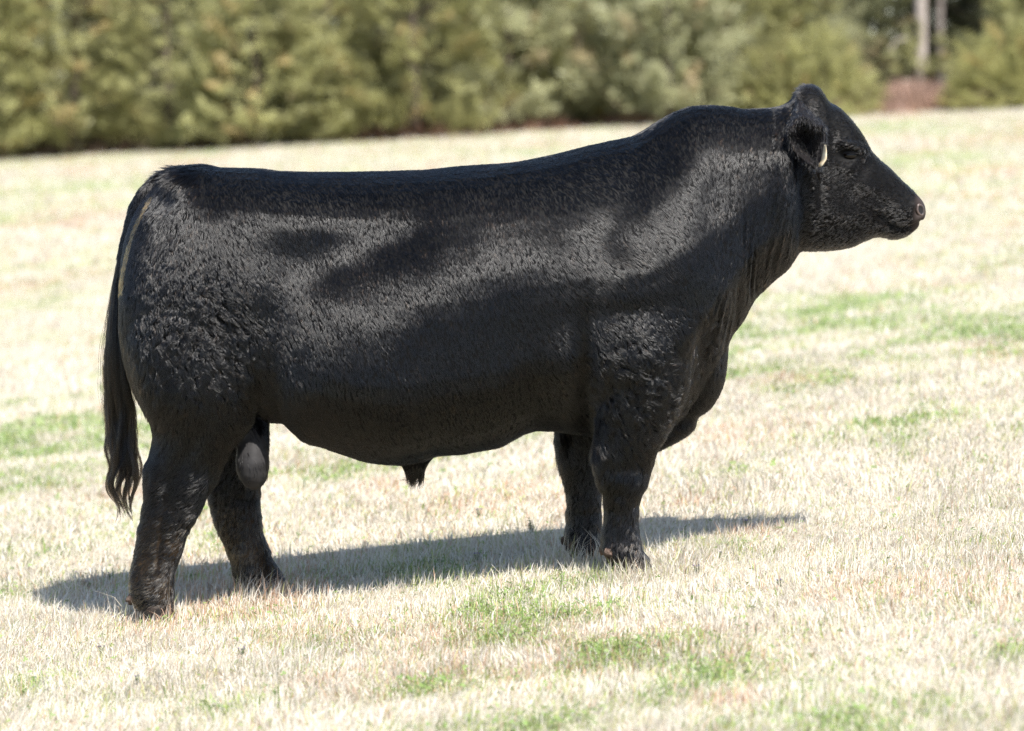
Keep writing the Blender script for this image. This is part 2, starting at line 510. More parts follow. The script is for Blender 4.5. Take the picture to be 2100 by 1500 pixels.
def trunk_mesh(seed, H, r, limbs=9, lo=0.4):
    rng = np.random.default_rng(seed)
    k = 7
    zz = np.linspace(-0.15, H * 0.9, k)
    xy = np.cumsum(rng.normal(0, 0.05, (k, 2)), 0) * 0.8
    pts = np.concatenate([xy, zz[:, None]], 1)
    T = [(pts, np.linspace(r, r * 0.25, k), 9)]
    for i in range(limbs):
        z0 = lo + (H * 0.75 - lo) * rng.random()
        b0 = np.array([np.interp(z0, zz, pts[:, 0]), np.interp(z0, zz, pts[:, 1]), z0])
        th = rng.random() * 2 * math.pi
        ln = 0.9 + 0.8 * rng.random()
        dv = np.array([math.cos(th), math.sin(th), 0.35])
        T.append(([b0, b0 + dv * ln * 0.5 + [0, 0, .05], b0 + dv * ln + [0, 0, .2]], [r * .33, r * .22, r * .08], 5))
    return tubes_mesh('trunk', T)

def make_tree(name, crown, trunk, bark):
    e = empty(name, (0, 0, 0))
    link('trunk', trunk, bark, e)
    link('crown', crown, M_leaf, e)
    return e

PROTO = {}
def proto(key):
    if key in PROTO:
        return PROTO[key]
    kind, i = key
    if kind == 'olive':
        PROTO[key] = (crown_cedar(10 + i, 5.6 + 0.5 * i, 2.0 + 0.12 * i, OLIVE * (1, 1.0, .95)), trunk_mesh(30 + i, 5.5, 0.11), M_bark)
    elif kind == 'deep':
        PROTO[key] = (crown_cedar(40 + i, 8.0 + i, 2.5, DEEP, 420, 0.3), trunk_mesh(60 + i, 8, 0.16), M_bark)
    elif kind == 'dark':
        PROTO[key] = (crown_cedar(47 + i, 8.5, 2.6, DEEP * 0.36, 460, 0.3), trunk_mesh(64 + i, 8, 0.16), M_bark)  # leaf colour darkened to paint the deep shade of the gap
    elif kind == 'sage':
        PROTO[key] = (crown_cedar(50 + i, 5.2 + 0.4 * i, 1.9, SAGE, 400), trunk_mesh(66 + i, 5.2, 0.10), M_bark)
    elif kind == 'bush':
        PROTO[key] = (crown_bush(70 + i, 2.3, 1.45, YELLOW), trunk_mesh(80 + i, 1.8, 0.06, 6, 0.2), M_bark)
    return PROTO[key]

MADE = {}
def plant(name, key, px, y, scale, label, cat, group, rot=None, zs=1.0, dz=0.0):
    """a tree standing where the photograph shows it, at depth y"""
    x = (px - 1050) / S * (D + y) / D
    c, t, bk = proto(key)
    if key not in MADE:
        e = make_tree(name, c, t, bk); MADE[key] = e
    else:
        src = MADE[key]
        e = src.copy(); e.name = name; COL.objects.link(e)
        for ch in list(src.children):
            q = ch.copy(); COL.objects.link(q); q.parent = e
    e.location = (x, y, float(ground_z(x, y)) - 0.03 + dz)
    e.rotation_euler = (0, 0, rot if rot is not None else random.random() * 6.28)
    e.scale = (scale, scale, scale * zs)
    return tag(e, label, cat, group)

FRONT = 'bushy evergreens along the edge of the pasture'
BACK = 'taller trees behind the front evergreens'
plant('evergreen_tree', ('olive', 0), -60, 54.2, 1.0, 'olive evergreen cut by the left edge of the frame with dark shade at its foot', 'tree', FRONT)
plant('evergreen_tree', ('olive', 1), 150, 55.0, 1.0, 'broad olive evergreen left of the tail head, its lowest boughs over dark shade', 'tree', FRONT)
plant('evergreen_tree', ('olive', 2), 345, 55.2, 0.95, 'olive evergreen directly above the bull\'s tail head with a bare dark foot', 'tree', FRONT)
plant('evergreen_tree', ('olive', 0), 530, 53.3, 0.92, 'bushy olive evergreen above the bull\'s hip, foliage reaching lowest on its right', 'tree', FRONT)
plant('evergreen_tree', ('sage', 0), 700, 55.0, 1.0, 'grey green evergreen above the loin beside a thin pale trunk', 'tree', FRONT)
plant('evergreen_tree', ('olive', 1), 850, 53.8, 0.92, 'dense olive evergreen above the middle of the bull\'s back', 'tree', FRONT)
plant('evergreen_tree', ('sage', 1), 1040, 55.2, 1.06, 'wide pale sage evergreen above the back, just behind the shoulder hump', 'tree', FRONT)
plant('evergreen_tree', ('olive', 2), 1190, 56.4, 0.9, 'darker olive evergreen set back in the gap left of the neck crest', 'tree', FRONT)
plant('evergreen_tree', ('sage', 0), 1370, 54.0, 1.05, 'soft sage evergreen rising above the crest of the bull\'s neck', 'tree', FRONT)
plant('evergreen_tree', ('olive', 0), 1540, 55.6, 0.92, 'upright olive evergreen behind the dip between crest and poll', 'tree', FRONT)
plant('yellow_bush', ('bush', 0), 1580, 53.2, 0.75, 'small yellow green bush low down between the crest and the poll', 'bush', FRONT)
plant('yellow_bush', ('bush', 1), 1688, 52.6, 0.78, 'bright yellow green bush directly behind the poll of the bull', 'bush', FRONT)
plant('yellow_bush', ('bush', 0), 2088, 52.4, 1.0, 'round yellow green bush at the right edge, right of the bare russet ground', 'bush', FRONT, zs=0.72)
plant('evergreen_tree', ('olive', 1), 2190, 55.0, 0.9, 'olive evergreen cut by the right edge of the frame behind the round bush', 'tree', FRONT)
plant('evergreen_tree', ('sage', 1), 1640, 56.5, 0.85, 'grey green evergreen behind the bright bush, left of the dark gap', 'tree', FRONT)
for px, lab in ((-300, 'olive evergreen just outside the left edge of the frame'), (-520, 'olive evergreen well outside the left edge of the frame'), (2420, 'olive evergreen outside the right edge of the frame')):
    plant('evergreen_tree', ('olive', 2), px, 55.0, 1.0, lab, 'tree', FRONT)
bk = [(-120, 60), (90, 61), (300, 60), (500, 61.5), (640, 60), (820, 61), (1000, 60), (1150, 61), (1320, 60.5), (1480, 61), (1640, 62), (1800, 66), (2010, 65), (2160, 63)]
bl = ['dark tall tree deep behind the leftmost evergreen', 'dark tall tree filling the gap above the tail, left part', 'dark tall tree behind the evergreen over the tail head',
      'dark tall tree behind the evergreen over the hip', 'dark tall tree behind the thin pale trunk', 'dark tall tree behind the evergreen over mid back',
      'dark tall tree behind the wide sage evergreen', 'dark tall tree in the gap left of the neck crest', 'dark tall tree behind the sage evergreen over the crest',
      'dark tall tree behind the dip between crest and poll', 'dark tall tree behind the bright bush at the poll', 'tree coloured dark as shade deep in the gap left of the big pale trunk',
      'tree coloured dark as deep shade right of the two pale trunks', 'dark tall tree behind the round bush at the right edge']
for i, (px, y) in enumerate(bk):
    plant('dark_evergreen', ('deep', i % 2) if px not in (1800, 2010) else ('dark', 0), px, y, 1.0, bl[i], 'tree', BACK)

# pale pines standing in the gap on the right, and the thin pale trunk above the loin
def pine(px, y, r, H, limbs, label, lean=0.0, sprays=(), bark=None):
    x = (px - 1050) / S * (D + y) / D
    z = float(ground_z(x, y))
    e = empty('pale_pine', (x, y, z))
    T = [([(lean * t * H + 0.04 * math.sin(3 * t * H), 0, t * H - 0.15) for t in np.linspace(0, 1, 9)], list(np.linspace(r * 1.25, r * 0.6, 9)), 12)]
    for pts, rr in limbs:
        T.append((pts, list(np.linspace(rr, rr * 0.45, len(pts))), 7))
    link('trunk', tubes_mesh('trunk', T), bark or M_pale, e)
    rng = np.random.default_rng(int(px))
    k = 60
    c = np.concatenate([np.stack([rng.normal(0, 1.1, k), rng.normal(0, 1.1, k), rng.uniform(H * 0.65, H, k)], 1)] +
                       [np.array(s)[None] + rng.normal(0, 1, (9, 3)) * np.array([[0.28, 0.2, 0.10]]) for s in sprays])
    d = rng.normal(0, 1, (len(c), 3)); d[:, 2] = np.abs(d[:, 2]) * .4; d /= np.linalg.norm(d, axis=1, keepdims=True)
    link('crown', leaves_mesh('crown', c, d, rng, 40, 0.2, 0.16, 0.045, OLIVE * 1.05, 0.35), M_leaf, e)
    return tag(e, label, 'tree', 'pale trunked pines')

pine(1888, 57.0, 0.115, 8.5, [([(0, 0, 1.15), (-.25, -.1, 1.42), (-.5, -.15, 1.38), (-.72, -.2, 1.05), (-.86, -.2, 0.62)], .05),
                              ([(0, 0, .45), (-.35, -.1, .55), (-.7, -.1, .62)], .035)],
     'thick pale pine trunk with a curved bare bough in the dark gap', 0.0,
     sprays=[(-.35, -.3, .75), (.45, -.3, .85), (-.3, -.2, 1.1), (.75, -.2, .95), (.2, -.3, 1.35)])
pine(1928, 61.0, 0.075, 8.0, [], 'thinner, darker pine trunk just right of the thick pale one in the dark gap', bark=M_bark2)
pine(662, 54.6, 0.075, 7.5, [([(0, 0, 2.2), (-.4, 0, 2.7), (-.8, 0, 2.9)], .03)], 'thin pale trunk rising out of the evergreens above the bull\'s loin', 0.012)

# woodland behind everything, its shade painted into dark leaves, and the litter and scrub at its foot
rng = np.random.default_rng(5)
k = 7500
wx = rng.uniform(-36, 36, k); wy = 68 + 9 * rng.random(k); wz = 11 * rng.random(k) ** 1.2
wc = np.stack([wx, wy, ground_z(wx, wy) + wz], 1)
wd = np.stack([rng.normal(0, .6, k), -np.ones(k) * .6, rng.normal(.3, .4, k)], 1); wd /= np.linalg.norm(wd, axis=1, keepdims=True)
o = link('far_woodland', leaves_mesh('far_woodland', wc, wd, rng, 26, 0.6, 0.42, 0.16, DEEP * 0.4, 0.4), M_leaf)
tag(o, 'mass of woodland coloured dark as shade, closing off the view behind the trees', 'woodland', kind='stuff')

def litter(name, label, xr, yr, n, base, var, h, w, seed, fall=0.0):
    rng = np.random.default_rng(seed)
    x = rng.uniform(*xr, n); y = rng.uniform(*yr, n) + 0.5 * fbm(np.stack([x, x * 0, x * 0], 1), seed, 2)
    z = ground_z(x, y)
    hh = h * (0.4 + 0.9 * rng.random(n)) * (0.7 + 0.6 * vnoise(np.stack([x * 1.3, y * 1.3, x * 0], 1), seed + 3))
    az = rng.random(n) * 6.283
    dx, dy = np.cos(az) * hh * 0.5, np.sin(az) * hh * 0.5
    fa = rng.normal(0, .8, n); sx, sy = np.cos(fa) * w * .5, np.sin(fa) * w * .5
    v = np.stack([np.stack([x - sx, y - sy, z], 1), np.stack([x + sx, y + sy, z], 1), np.stack([x + dx, y + dy, z + hh], 1)], 1).reshape(-1, 3)
    c = base[None] * (1 + var * (rng.random((n, 1)) * 2 - 1))
    c = np.concatenate([c, np.ones((n, 1))], 1)
    o = link(name, mesh_np(name, v, np.arange(n * 3).reshape(-1, 3), np.repeat(c, 3, 0)), M_straw)
    return tag(o, label, 'undergrowth', kind='stuff')

x0 = (1740 - 1050) / S * 6.1
litter('russet_scrub', 'pinkish russet dead grass and leaves under the pale pines', (x0 - .1, x0 + 2.4), (52.0, 58), 11000, np.array([0.38, 0.25, 0.19]), 0.3, 0.46, 0.06, 3)
litter('shade_toned_scrub', 'brown scrub under the evergreens, its colour darkened as shade', (-16, 5.0), (54.0, 60), 9000, np.array([0.11, 0.075, 0.05]), 0.5, 0.40, 0.06, 4)  # scrub tone darkened to paint the shadow at the feet of the trees
litter('field_edge_scrub', 'reddish brown stalks along the pasture edge below the middle trees', (-4, 3.2), (53.6, 55), 1500, np.array([0.20, 0.11, 0.075]), 0.35, 0.30, 0.05, 6)

# ------------------------------------------------------------------ the bull: outline keys read off the photograph (pixel x, pixel y)
TOP = [(251, 640), (252, 560), (256, 505), (262, 478), (272, 450), (287, 420), (305, 395), (330, 368), (355, 350), (380, 340), (417, 337), (447, 342), (493, 344), (533, 347), (567, 351), (640, 352),
       (700, 352), (780, 351), (852, 350), (929, 344), (1043, 333), (1111, 323), (1150, 314), (1207, 299), (1250, 290), (1294, 281), (1325, 264), (1355, 245),
       (1386, 228), (1424, 217), (1462, 215), (1500, 218), (1530, 223), (1575, 222), (1605, 215), (1623, 204), (1638, 187), (1656, 176), (1674, 178),
       (1689, 193), (1700, 209), (1722, 222), (1740, 240), (1758, 262), (1773, 286), (1782, 305), (1800, 325), (1824, 346), (1845, 369), (1869, 391),
       (1887, 409), (1894, 420), (1897, 432)]
BOT = [(251, 660), (252, 690), (256, 725), (262, 752), (272, 785), (287, 822), (305, 846), (330, 858), (355, 862), (400, 864), (450, 866), (500, 866), (557, 866), (577, 866), (597, 880), (623, 902), (660, 916),
       (700, 930), (767, 949), (817, 953), (870, 945), (900, 934), (950, 930), (983, 924), (1023, 917), (1050, 904), (1077, 890), (1100, 884), (1140, 884), (1200, 893), (1260, 905),
       (1310, 906), (1343, 898), (1383, 868), (1417, 833), (1440, 800), (1460, 768), (1480, 733), (1493, 708), (1504, 686), (1523, 659), (1547, 616), (1580, 586),
       (1617, 552), (1632, 530), (1645, 515), (1656, 515), (1695, 514), (1746, 506), (1776, 493), (1800, 485), (1815, 486), (1830, 490), (1851, 486), (1869, 478),
       (1884, 465), (1893, 450), (1897, 440)]
# half widths in metres at nine stations from back line (0) to belly line (8), equally spaced in angle
SEC = [(251, [0, .02, .04, .06, .07, .06, .04, .02, 0]),
       (262, [0, .06, .12, .16, .185, .18, .14, .08, 0]),
       (290, [0, .09, .17, .225, .255, .25, .20, .11, 0]),
       (340, [0, .115, .20, .265, .30, .295, .23, .12, 0]),
       (420, [0, .15, .245, .295, .325, .32, .25, .13, 0]),
       (500, [0, .175, .265, .305, .33, .325, .255, .13, 0]),
       (570, [0, .185, .275, .30, .335, .33, .27, .15, 0]),
       (640, [0, .18, .275, .30, .355, .37, .31, .18, 0]),
       (720, [0, .17, .275, .32, .39, .41, .345, .20, 0]),
       (820, [0, .195, .298, .358, .415, .43, .365, .21, 0]),
       (950, [0, .215, .318, .387, .425, .43, .36, .21, 0]),
       (1080, [0, .21, .312, .380, .416, .412, .33, .19, 0]),
       (1200, [0, .188, .295, .370, .408, .402, .30, .18, 0]),
       (1300, [0, .160, .262, .345, .395, .396, .29, .17, 0]),
       (1380, [0, .138, .228, .305, .36, .370, .26, .14, 0]),
       (1440, [0, .125, .205, .268, .315, .326, .21, .11, 0]),
       (1500, [0, .105, .175, .232, .272, .280, .19, .10, 0]),
       (1560, [0, .095, .163, .212, .236, .238, .175, .10, 0]),
       (1610, [0, .085, .145, .19, .205, .195, .155, .09, 0]),
       (1640, [0, .06, .105, .15, .17, .165, .135, .08, 0]),
       (1656, [0, .055, .09, .132, .15, .15, .125, .075, 0]),
       (1690, [0, .065, .105, .130, .135, .135, .112, .07, 0]),
       (1740, [0, .07, .108, .128, .125, .12, .10, .06, 0]),
       (1775, [0, .06, .092, .105, .104, .10, .085, .05, 0]),
       (1810, [0, .05, .075, .088, .090, .088, .075, .045, 0]),
       (1850, [0, .045, .068, .080, .084, .083, .070, .045, 0]),
       (1880, [0, .04, .062, .074, .080, .078, .064, .04, 0]),
       (1892, [0, .028, .046, .058, .062, .06, .05, .03, 0]),
       (1897, [0, .012, .02, .026, .03, .028, .02, .012, 0])]

def loft_trunk():
    px = np.unique(np.concatenate([np.linspace(251, 262, 8), np.arange(264, 1890, 5.0), np.linspace(1890, 1897, 6)]))
    tk, bk = np.array(TOP, float), np.array(BOT, float)
    T = pchip(tk[:, 0], tk[:, 1], px); B = pchip(bk[:, 0], bk[:, 1], px)
    sx = [s[0] for s in SEC]
    W9 = np.stack([pchip(sx, [s[1][k] for s in SEC], px) for k in range(9)], 1)
    M = 48
    th = np.linspace(0, math.pi, M // 2 + 1)
    V = []
    for i, x in enumerate(px):
        w = pchip(np.arange(9.0), W9[i], th / math.pi * 8)
        ring = [(x, T[i] + (B[i] - T[i]) * (1 - math.cos(t)) / 2, ww) for t, ww in zip(th, w)]
        for (qx, qy, ww) in ring:                       # near side, top to bottom
            p = P(qx, qy); V.append((p[0], -ww, p[2]))
        for (qx, qy, ww) in ring[-2:0:-1]:              # far side, bottom to top
            p = P(qx, qy); V.append((p[0], ww, p[2]))
    n = len(px)
    F = []
    for i in range(n - 1):
        for k in range(M):
            F.append([i * M + k, i * M + (k + 1) % M, (i + 1) * M + (k + 1) % M, (i + 1) * M + k])
    F.append(list(range(M))[::-1]); F.append([(n - 1) * M + k for k in range(M)])
    return V, F

def loft_limb(rows, n=24, pw=2.3, step=6.0):
    """rows: (pixel y, left, right, depth centre, depth half width)"""
    a = np.array(rows, float)
    ys = np.unique(np.concatenate([np.arange(a[0, 0], a[-1, 0], step), [a[-1, 0]]]))
    Lf, Rt, Cd, Hd = (pchip(a[:, 0], a[:, j], ys) for j in (1, 2, 3, 4))
    V, F = [], []
    for y, l, r, c, h in zip(ys, Lf, Rt, Cd, Hd):
        for k in range(n):
            t = 2 * math.pi * k / n
            ct, st = math.cos(t), math.sin(t)
            ex = math.copysign(abs(ct) ** (2 / pw), ct); ey = math.copysign(abs(st) ** (2 / pw), st)
            p = P((l + r) / 2 + (r - l) / 2 * ex, y, c)
            V.append((p[0], c + h * ey, p[2]))
    m = len(ys)
    for i in range(m - 1):
        for k in range(n):
            F.append([i * n + k, (i + 1) * n + k, (i + 1) * n + (k + 1) % n, i * n + (k + 1) % n])
    F.append(list(range(n))); F.append([(m - 1) * n + k for k in range(n)][::-1])
    return V, F

NEAR_HIND = [(540, 275, 500, -.15, .12), (620, 266, 540, -.17, .145), (700, 262, 556, -.185, .155), (760, 270, 560, -.195, .15), (800, 281, 540, -.20, .142), (833, 293, 526, -.20, .13),
             (860, 308, 522, -.20, .115), (890, 315, 502, -.20, .10), (927, 311, 474, -.20, .088), (960, 298, 457, -.20, .079), (990, 294, 444, -.20, .074), (1017, 295, 424, -.20, .070),
             (1053, 289, 407, -.20, .064), (1087, 284, 388, -.20, .060), (1117, 280, 377, -.20, .057), (1153, 272, 366, -.20, .056), (1177, 267, 358, -.20, .060), (1205, 265, 355, -.20, .066),
             (1235, 272, 355, -.20, .066), (1255, 285, 358, -.20, .058)]
FAR_HIND = [(780, 380, 552, .19, .12), (860, 398, 553, .20, .105), (900, 408, 550, .20, .09), (960, 420, 543, .20, .078), (1003, 424, 534, .20, .072), (1020, 427, 534, .20, .069), (1053, 435, 538, .20, .064),
            (1087, 447, 540, .20, .060), (1117, 460, 549, .20, .057), (1150, 473, 560, .20, .056), (1177, 480, 575, .20, .060), (1200, 486, 590, .20, .066), (1218, 498, 598, .20, .064), (1230, 510, 600, .20, .055)]
NEAR_FORE = [(600, 1262, 1420, -.235, .11), (680, 1238, 1424, -.24, .135), (740, 1226, 1416, -.235, .138), (800, 1217, 1404, -.23, .128), (850, 1216, 1384, -.22, .115), (893, 1217, 1362, -.21, .10),
             (930, 1214, 1344, -.205, .088), (960, 1219, 1336, -.20, .078), (990, 1227, 1328, -.20, .072), (1015, 1236, 1318, -.20, .066), (1040, 1239, 1311, -.20, .058), (1070, 1238, 1310, -.20, .054),
             (1100, 1234, 1312, -.20, .057), (1125, 1237, 1317, -.20, .064), (1145, 1244, 1329, -.20, .067), (1158, 1250, 1332, -.20, .060)]
FAR_FORE = [(760, 1150, 1310, .20, .12), (840, 1140, 1290, .20, .11), (887, 1140, 1270, .20, .095), (917, 1144, 1258, .20, .085), (953, 1150, 1248, .20, .076), (990, 1158, 1240, .20, .068), (1017, 1163, 1234, .20, .062),
            (1050, 1163, 1232, .20, .056), (1087, 1160, 1233, .20, .056), (1110, 1160, 1238, .20, .062), (1130, 1166, 1245, .20, .064), (1142, 1172, 1248, .20, .056)]
SCROTUM = [(800, 498, 545, -.06, .035), (850, 494, 549, -.10, .040), (890, 489, 550, -.135, .044), (925, 486, 551, -.155, .056), (950, 484, 552, -.165, .064), (972, 487, 551, -.165, .062), (988, 494, 547, -.165, .053), (1000, 505, 538, -.165, .036), (1006, 515, 531, -.165, .016)]
BRISKET = [(560, 1440, 1560, 0, .07), (600, 1432, 1548, 0, .10), (660, 1420, 1520, 0, .12), (700, 1405, 1497, 0, .125), (735, 1392, 1493, 0, .122), (765, 1380, 1489, 0, .115), (793, 1370, 1482, 0, .105),
           (815, 1360, 1472, 0, .097), (838, 1350, 1456, 0, .088), (850, 1345, 1440, 0, .078), (858, 1340, 1431, 0, .072), (870, 1335, 1430, 0, .07), (886, 1330, 1420, 0, .062), (900, 1325, 1402, 0, .05), (915, 1322, 1374, 0, .036), (926, 1326, 1350, 0, .02)]
SHEATH = [(905, 790, 915, 0, .06), (935, 806, 893, 0, .045), (950, 818, 880, 0, .036), (962, 825, 874, 0, .030), (974, 831, 872, 0, .024), (983, 837, 868, 0, .014)]
TAIL = [(392, 352, 17), (355, 362, 19), (325, 380, 20), (300, 400, 20), (281, 430, 19), (269, 462, 16), (259, 495, 13.5), (251, 530, 11.5), (245, 570, 10), (240, 620, 8.5), (236, 680, 7.5), (235, 740, 6.5), (237, 800, 5), (240, 850, 3)]

tube_V, tube_F = tube_np([P(a, b, -0.012) for a, b, r in TAIL], [r / S for a, b, r in TAIL], 14)
V, F = [], []
for v, f in (loft_trunk(), loft_limb(NEAR_HIND), loft_limb(FAR_HIND), loft_limb(NEAR_FORE), loft_limb(FAR_FORE), loft_limb(SCROTUM, pw=2), loft_limb(SHEATH, pw=2), loft_limb(BRISKET, pw=2), (tube_V, tube_F)):
    o = len(V); V += [tuple(q) for q in v]; F += [[i + o for i in q] for q in f]
tmp = bpy.data.meshes.new('tmp'); tmp.from_pydata(V, [], F)
bm = bmesh.new(); bm.from_mesh(tmp); bmesh.ops.recalc_face_normals(bm, faces=bm.faces); bm.to_mesh(tmp); bm.free()
to = bpy.data.objects.new('tmp', tmp); COL.objects.link(to)
md = to.modifiers.new('r', 'REMESH'); md.mode = 'VOXEL'; md.voxel_size = 0.0065
md = to.modifiers.new('s', 'SMOOTH'); md.iterations = 9; md.factor = 0.5
dg = bpy.context.evaluated_depsgraph_get()
body_me = bpy.data.meshes.new_from_object(to.evaluated_get(dg))
bpy.data.objects.remove(to); bpy.data.meshes.remove(tmp)
body_me.name = 'body'

def get_vn(me):
    n = len(me.vertices)
    v = np.empty(n * 3, np.float32); me.vertices.foreach_get('co', v)
    nn = np.empty(n * 3, np.float32); me.vertices.foreach_get('normal', nn)
    return v.reshape(-1, 3).astype(float), nn.reshape(-1, 3).astype(float)

co, no = get_vn(body_me)
# muscles, hollows and folds: (pixel x, pixel y, radius x, radius y, rotation in degrees, metres outwards)
BUMPS = [(318, 985, 10, 40, 8, .006), (346, 1000, 13, 50, 10, -.010), (330, 1110, 9, 60, 6, -.007), (1292, 985, 26, 22, 0, .008), (1256, 1060, 7, 40, 0, -.007), (478, 770, 12, 80, -20, -.012), (385, 930, 14, 60, 25, -.007), (1255, 900, 14, 60, 10, -.008), (1310, 900, 20, 50, 5, .006),
         (800, 480, 95, 55, -12, -.022), (590, 470, 80, 45, 0, .008), (620, 810, 60, 40, 30, .016), (560, 620, 40, 90, 10, -.010), (420, 620, 110, 110, 0, .012),
         (1330, 470, 100, 120, 10, .012), (1245, 475, 40, 60, 20, -.012), (1430, 310, 85, 80, -20, .012), (1362, 300, 32, 60, 30, -.010), (1535, 470, 40, 140, 5, -.010),
         (1425, 560, 60, 70, 0, .010), (1205, 760, 22, 110, 0, -.030), (1165, 750, 38, 55, 10, .014), (1290, 640, 90, 26, -8, -.010), (1340, 760, 60, 70, 0, .012),
         (1440, 715, 22, 55, 12, -.022), (1470, 700, 14, 70, 18, .010), (1652, 400, 15, 105, 2, -.026), (1603, 370, 18, 120, 0, .014), (1700, 420, 36, 55, 0, .010), (1735, 470, 60, 18, 12, -.008),
         (1742, 319, 24, 13, 10, -.019), (1744, 298, 32, 8, 14, .017), (1714, 286, 12, 18, 0, -.012), (1740, 347, 26, 9, 10, .006), (1772, 345, 14, 28, 35, -.014), (1782, 388, 26, 15, 30, .011), (1752, 400, 18, 30, 10, -.006), (1706, 455, 40, 30, 0, .010), (1800, 408, 40, 10, 35, -.006), (1808, 441, 18, 7, 25, -.012),
         (1850, 430, 26, 24, 0, .007), (1820, 478, 26, 7, 0, .004), (1886, 431, 7.5, 9.5, 0, -.030), (1876, 424, 8, 9, 0, .006), (1686, 400, 7, 75, 2, -.007), (1672, 400, 6, 80, 2, .006), (1660, 470, 8, 40, 6, .004),
         (400, 1010, 40, 30, 0, .006), (330, 960, 30, 40, 0, .006), (1272, 985, 40, 24, 0, .005), (1000, 560, 160, 60, -6, .008), (330, 410, 30, 26, -40, -.012), (350, 400, 60, 30, -30, -.004),
         (700, 640, 60, 120, 10, .008), (560, 345, 60, 14, 0, .006)]
yside = -np.abs(co[:, 1])
k_ = D / (D + yside) * S
qx, qy = co[:, 0] * k_ + 1050, HY - (co[:, 2] - CZ) * k_
side = sstep(0.02, 0.09, np.abs(co[:, 1]))
disp = np.zeros(len(co))
for (cx, cy, rx, ry, rot, amp) in BUMPS:
    c, s = math.cos(math.radians(rot)), math.sin(math.radians(rot))
    u = ((qx - cx) * c + (qy - cy) * s) / rx; w = (-(qx - cx) * s + (qy - cy) * c) / ry
    disp += amp * np.exp(-(u * u + w * w) * 1.1) * side
# mouth line
mp = np.array([(1890, 456), (1872, 466), (1850, 469), (1826, 461), (1802, 446)], float)
dm = np.full(len(co), 1e9)
for a, b_ in zip(mp[:-1], mp[1:]):
    ab = b_ - a
    t = np.clip(((qx - a[0]) * ab[0] + (qy - a[1]) * ab[1]) / (ab @ ab), 0, 1)
    dm = np.minimum(dm, np.hypot(qx - a[0] - t * ab[0], qy - a[1] - t * ab[1]))
disp -= 0.011 * np.exp(-(dm / 4.5) ** 2)
# upright skin folds on the throat and neck, and creases of the cheek
def fold(cx, cy, rx, ry, wl, amp, slant, seed):
    m = np.exp(-(((qx - cx) / rx) ** 2 + ((qy - cy) / ry) ** 2))
    ph = (qx + (qy - cy) * slant) / wl * 2 * np.pi + 5.0 * vnoise(np.stack([qx / 45, qy / 130, qx * 0], 1), seed)
    br = np.clip(0.55 + 1.1 * vnoise(np.stack([qx / 18, qy / 70, qx * 0], 1), seed + 40), 0, 1.3)
    return amp * m * br * (1 - 2 * np.abs(np.sin(ph * .5)) ** 0.6) * side
disp += fold(1545, 500, 55, 120, 15, .0085, 0.12, 3) + fold(1625, 330, 45, 110, 20, .008, 0.08, 4) + fold(1680, 400, 24, 90, 17, .009, 0.02, 5) + fold(1480, 640, 30, 60, 13, .008, .3, 6)
# curly, tufted hide on thigh and forearm
def curl_mask(px, py):
    a = np.exp(-(((px - 420) / 125) ** 2 + ((py - 700) / 140) ** 2))
    b = np.exp(-(((px - 1325) / 110) ** 2 + ((py - 800) / 130) ** 2))
    c = 0.7 * np.exp(-(((px - 1445) / 40) ** 2 + ((py - 690) / 55) ** 2))
    return np.clip(a + b + c, 0, 1)
cm = curl_mask(qx, qy) * side
disp += 0.0055 * cm * fbm(co * 24, 91, 2) + 0.005 * fbm(co * 6, 92, 2)
low = sstep(960, 1040, qy)
disp += 0.004 * low * fbm(co * np.array([[18, 18, 34]]), 94, 2)
co = co + no * disp[:, None]
body_me.vertices.foreach_set('co', co.astype(np.float32).ravel())
body_me.update()
body_me.polygons.foreach_set('use_smooth', np.ones(len(body_me.polygons), bool))
co, no = get_vn(body_me)

# base colour of the hide: black, bare grey brown muzzle, greyer bare scrotum, dusty lower legs
vc = np.tile(np.array([[0.004, 0.0038, 0.0038, 1.0]]), (len(co), 1))
mz = sstep(1868, 1884, qx + (qy - 430) * 0.12) * (qx > 1800)
vc[:, :3] = vc[:, :3] * (1 - mz[:, None]) + np.array([[0.036, 0.028, 0.025]]) * mz[:, None]
nost = np.exp(-(((qx - 1886) / 8.5) ** 2 + ((qy - 432) / 10.5) ** 2) * 1.6) > 0.5
vc[nost & (np.abs(co[:, 1]) > .02), :3] = [0.006, 0.004, 0.004]  # shade of the nostril opening painted into the hide
qxn, qyn = to_px(co)
scr = (((qxn - 519) / 38) ** 2 + ((qyn - 945) / 66) ** 2 < 1) & (co[:, 1] > -0.245) & (co[:, 1] < 0.0)
vc[scr, :3] = np.array([[0.027, 0.0255, 0.0255]]) * (1 + 0.5 * fbm(co[scr] * np.array([[30, 30, 90]]), 97, 3))[:, None]
dust = np.clip(sstep(1020, 1180, qy) * (0.35 + 1.2 * fbm(co * 14, 95, 3)), 0, 1) * (qx < 700)
vc[:, :3] += dust[:, None] * np.array([[0.10, 0.062, 0.030]]) * 0.55
a = body_me.attributes.new('col', 'FLOAT_COLOR', 'POINT'); a.data.foreach_set('color', vc.astype(np.float32).ravel())

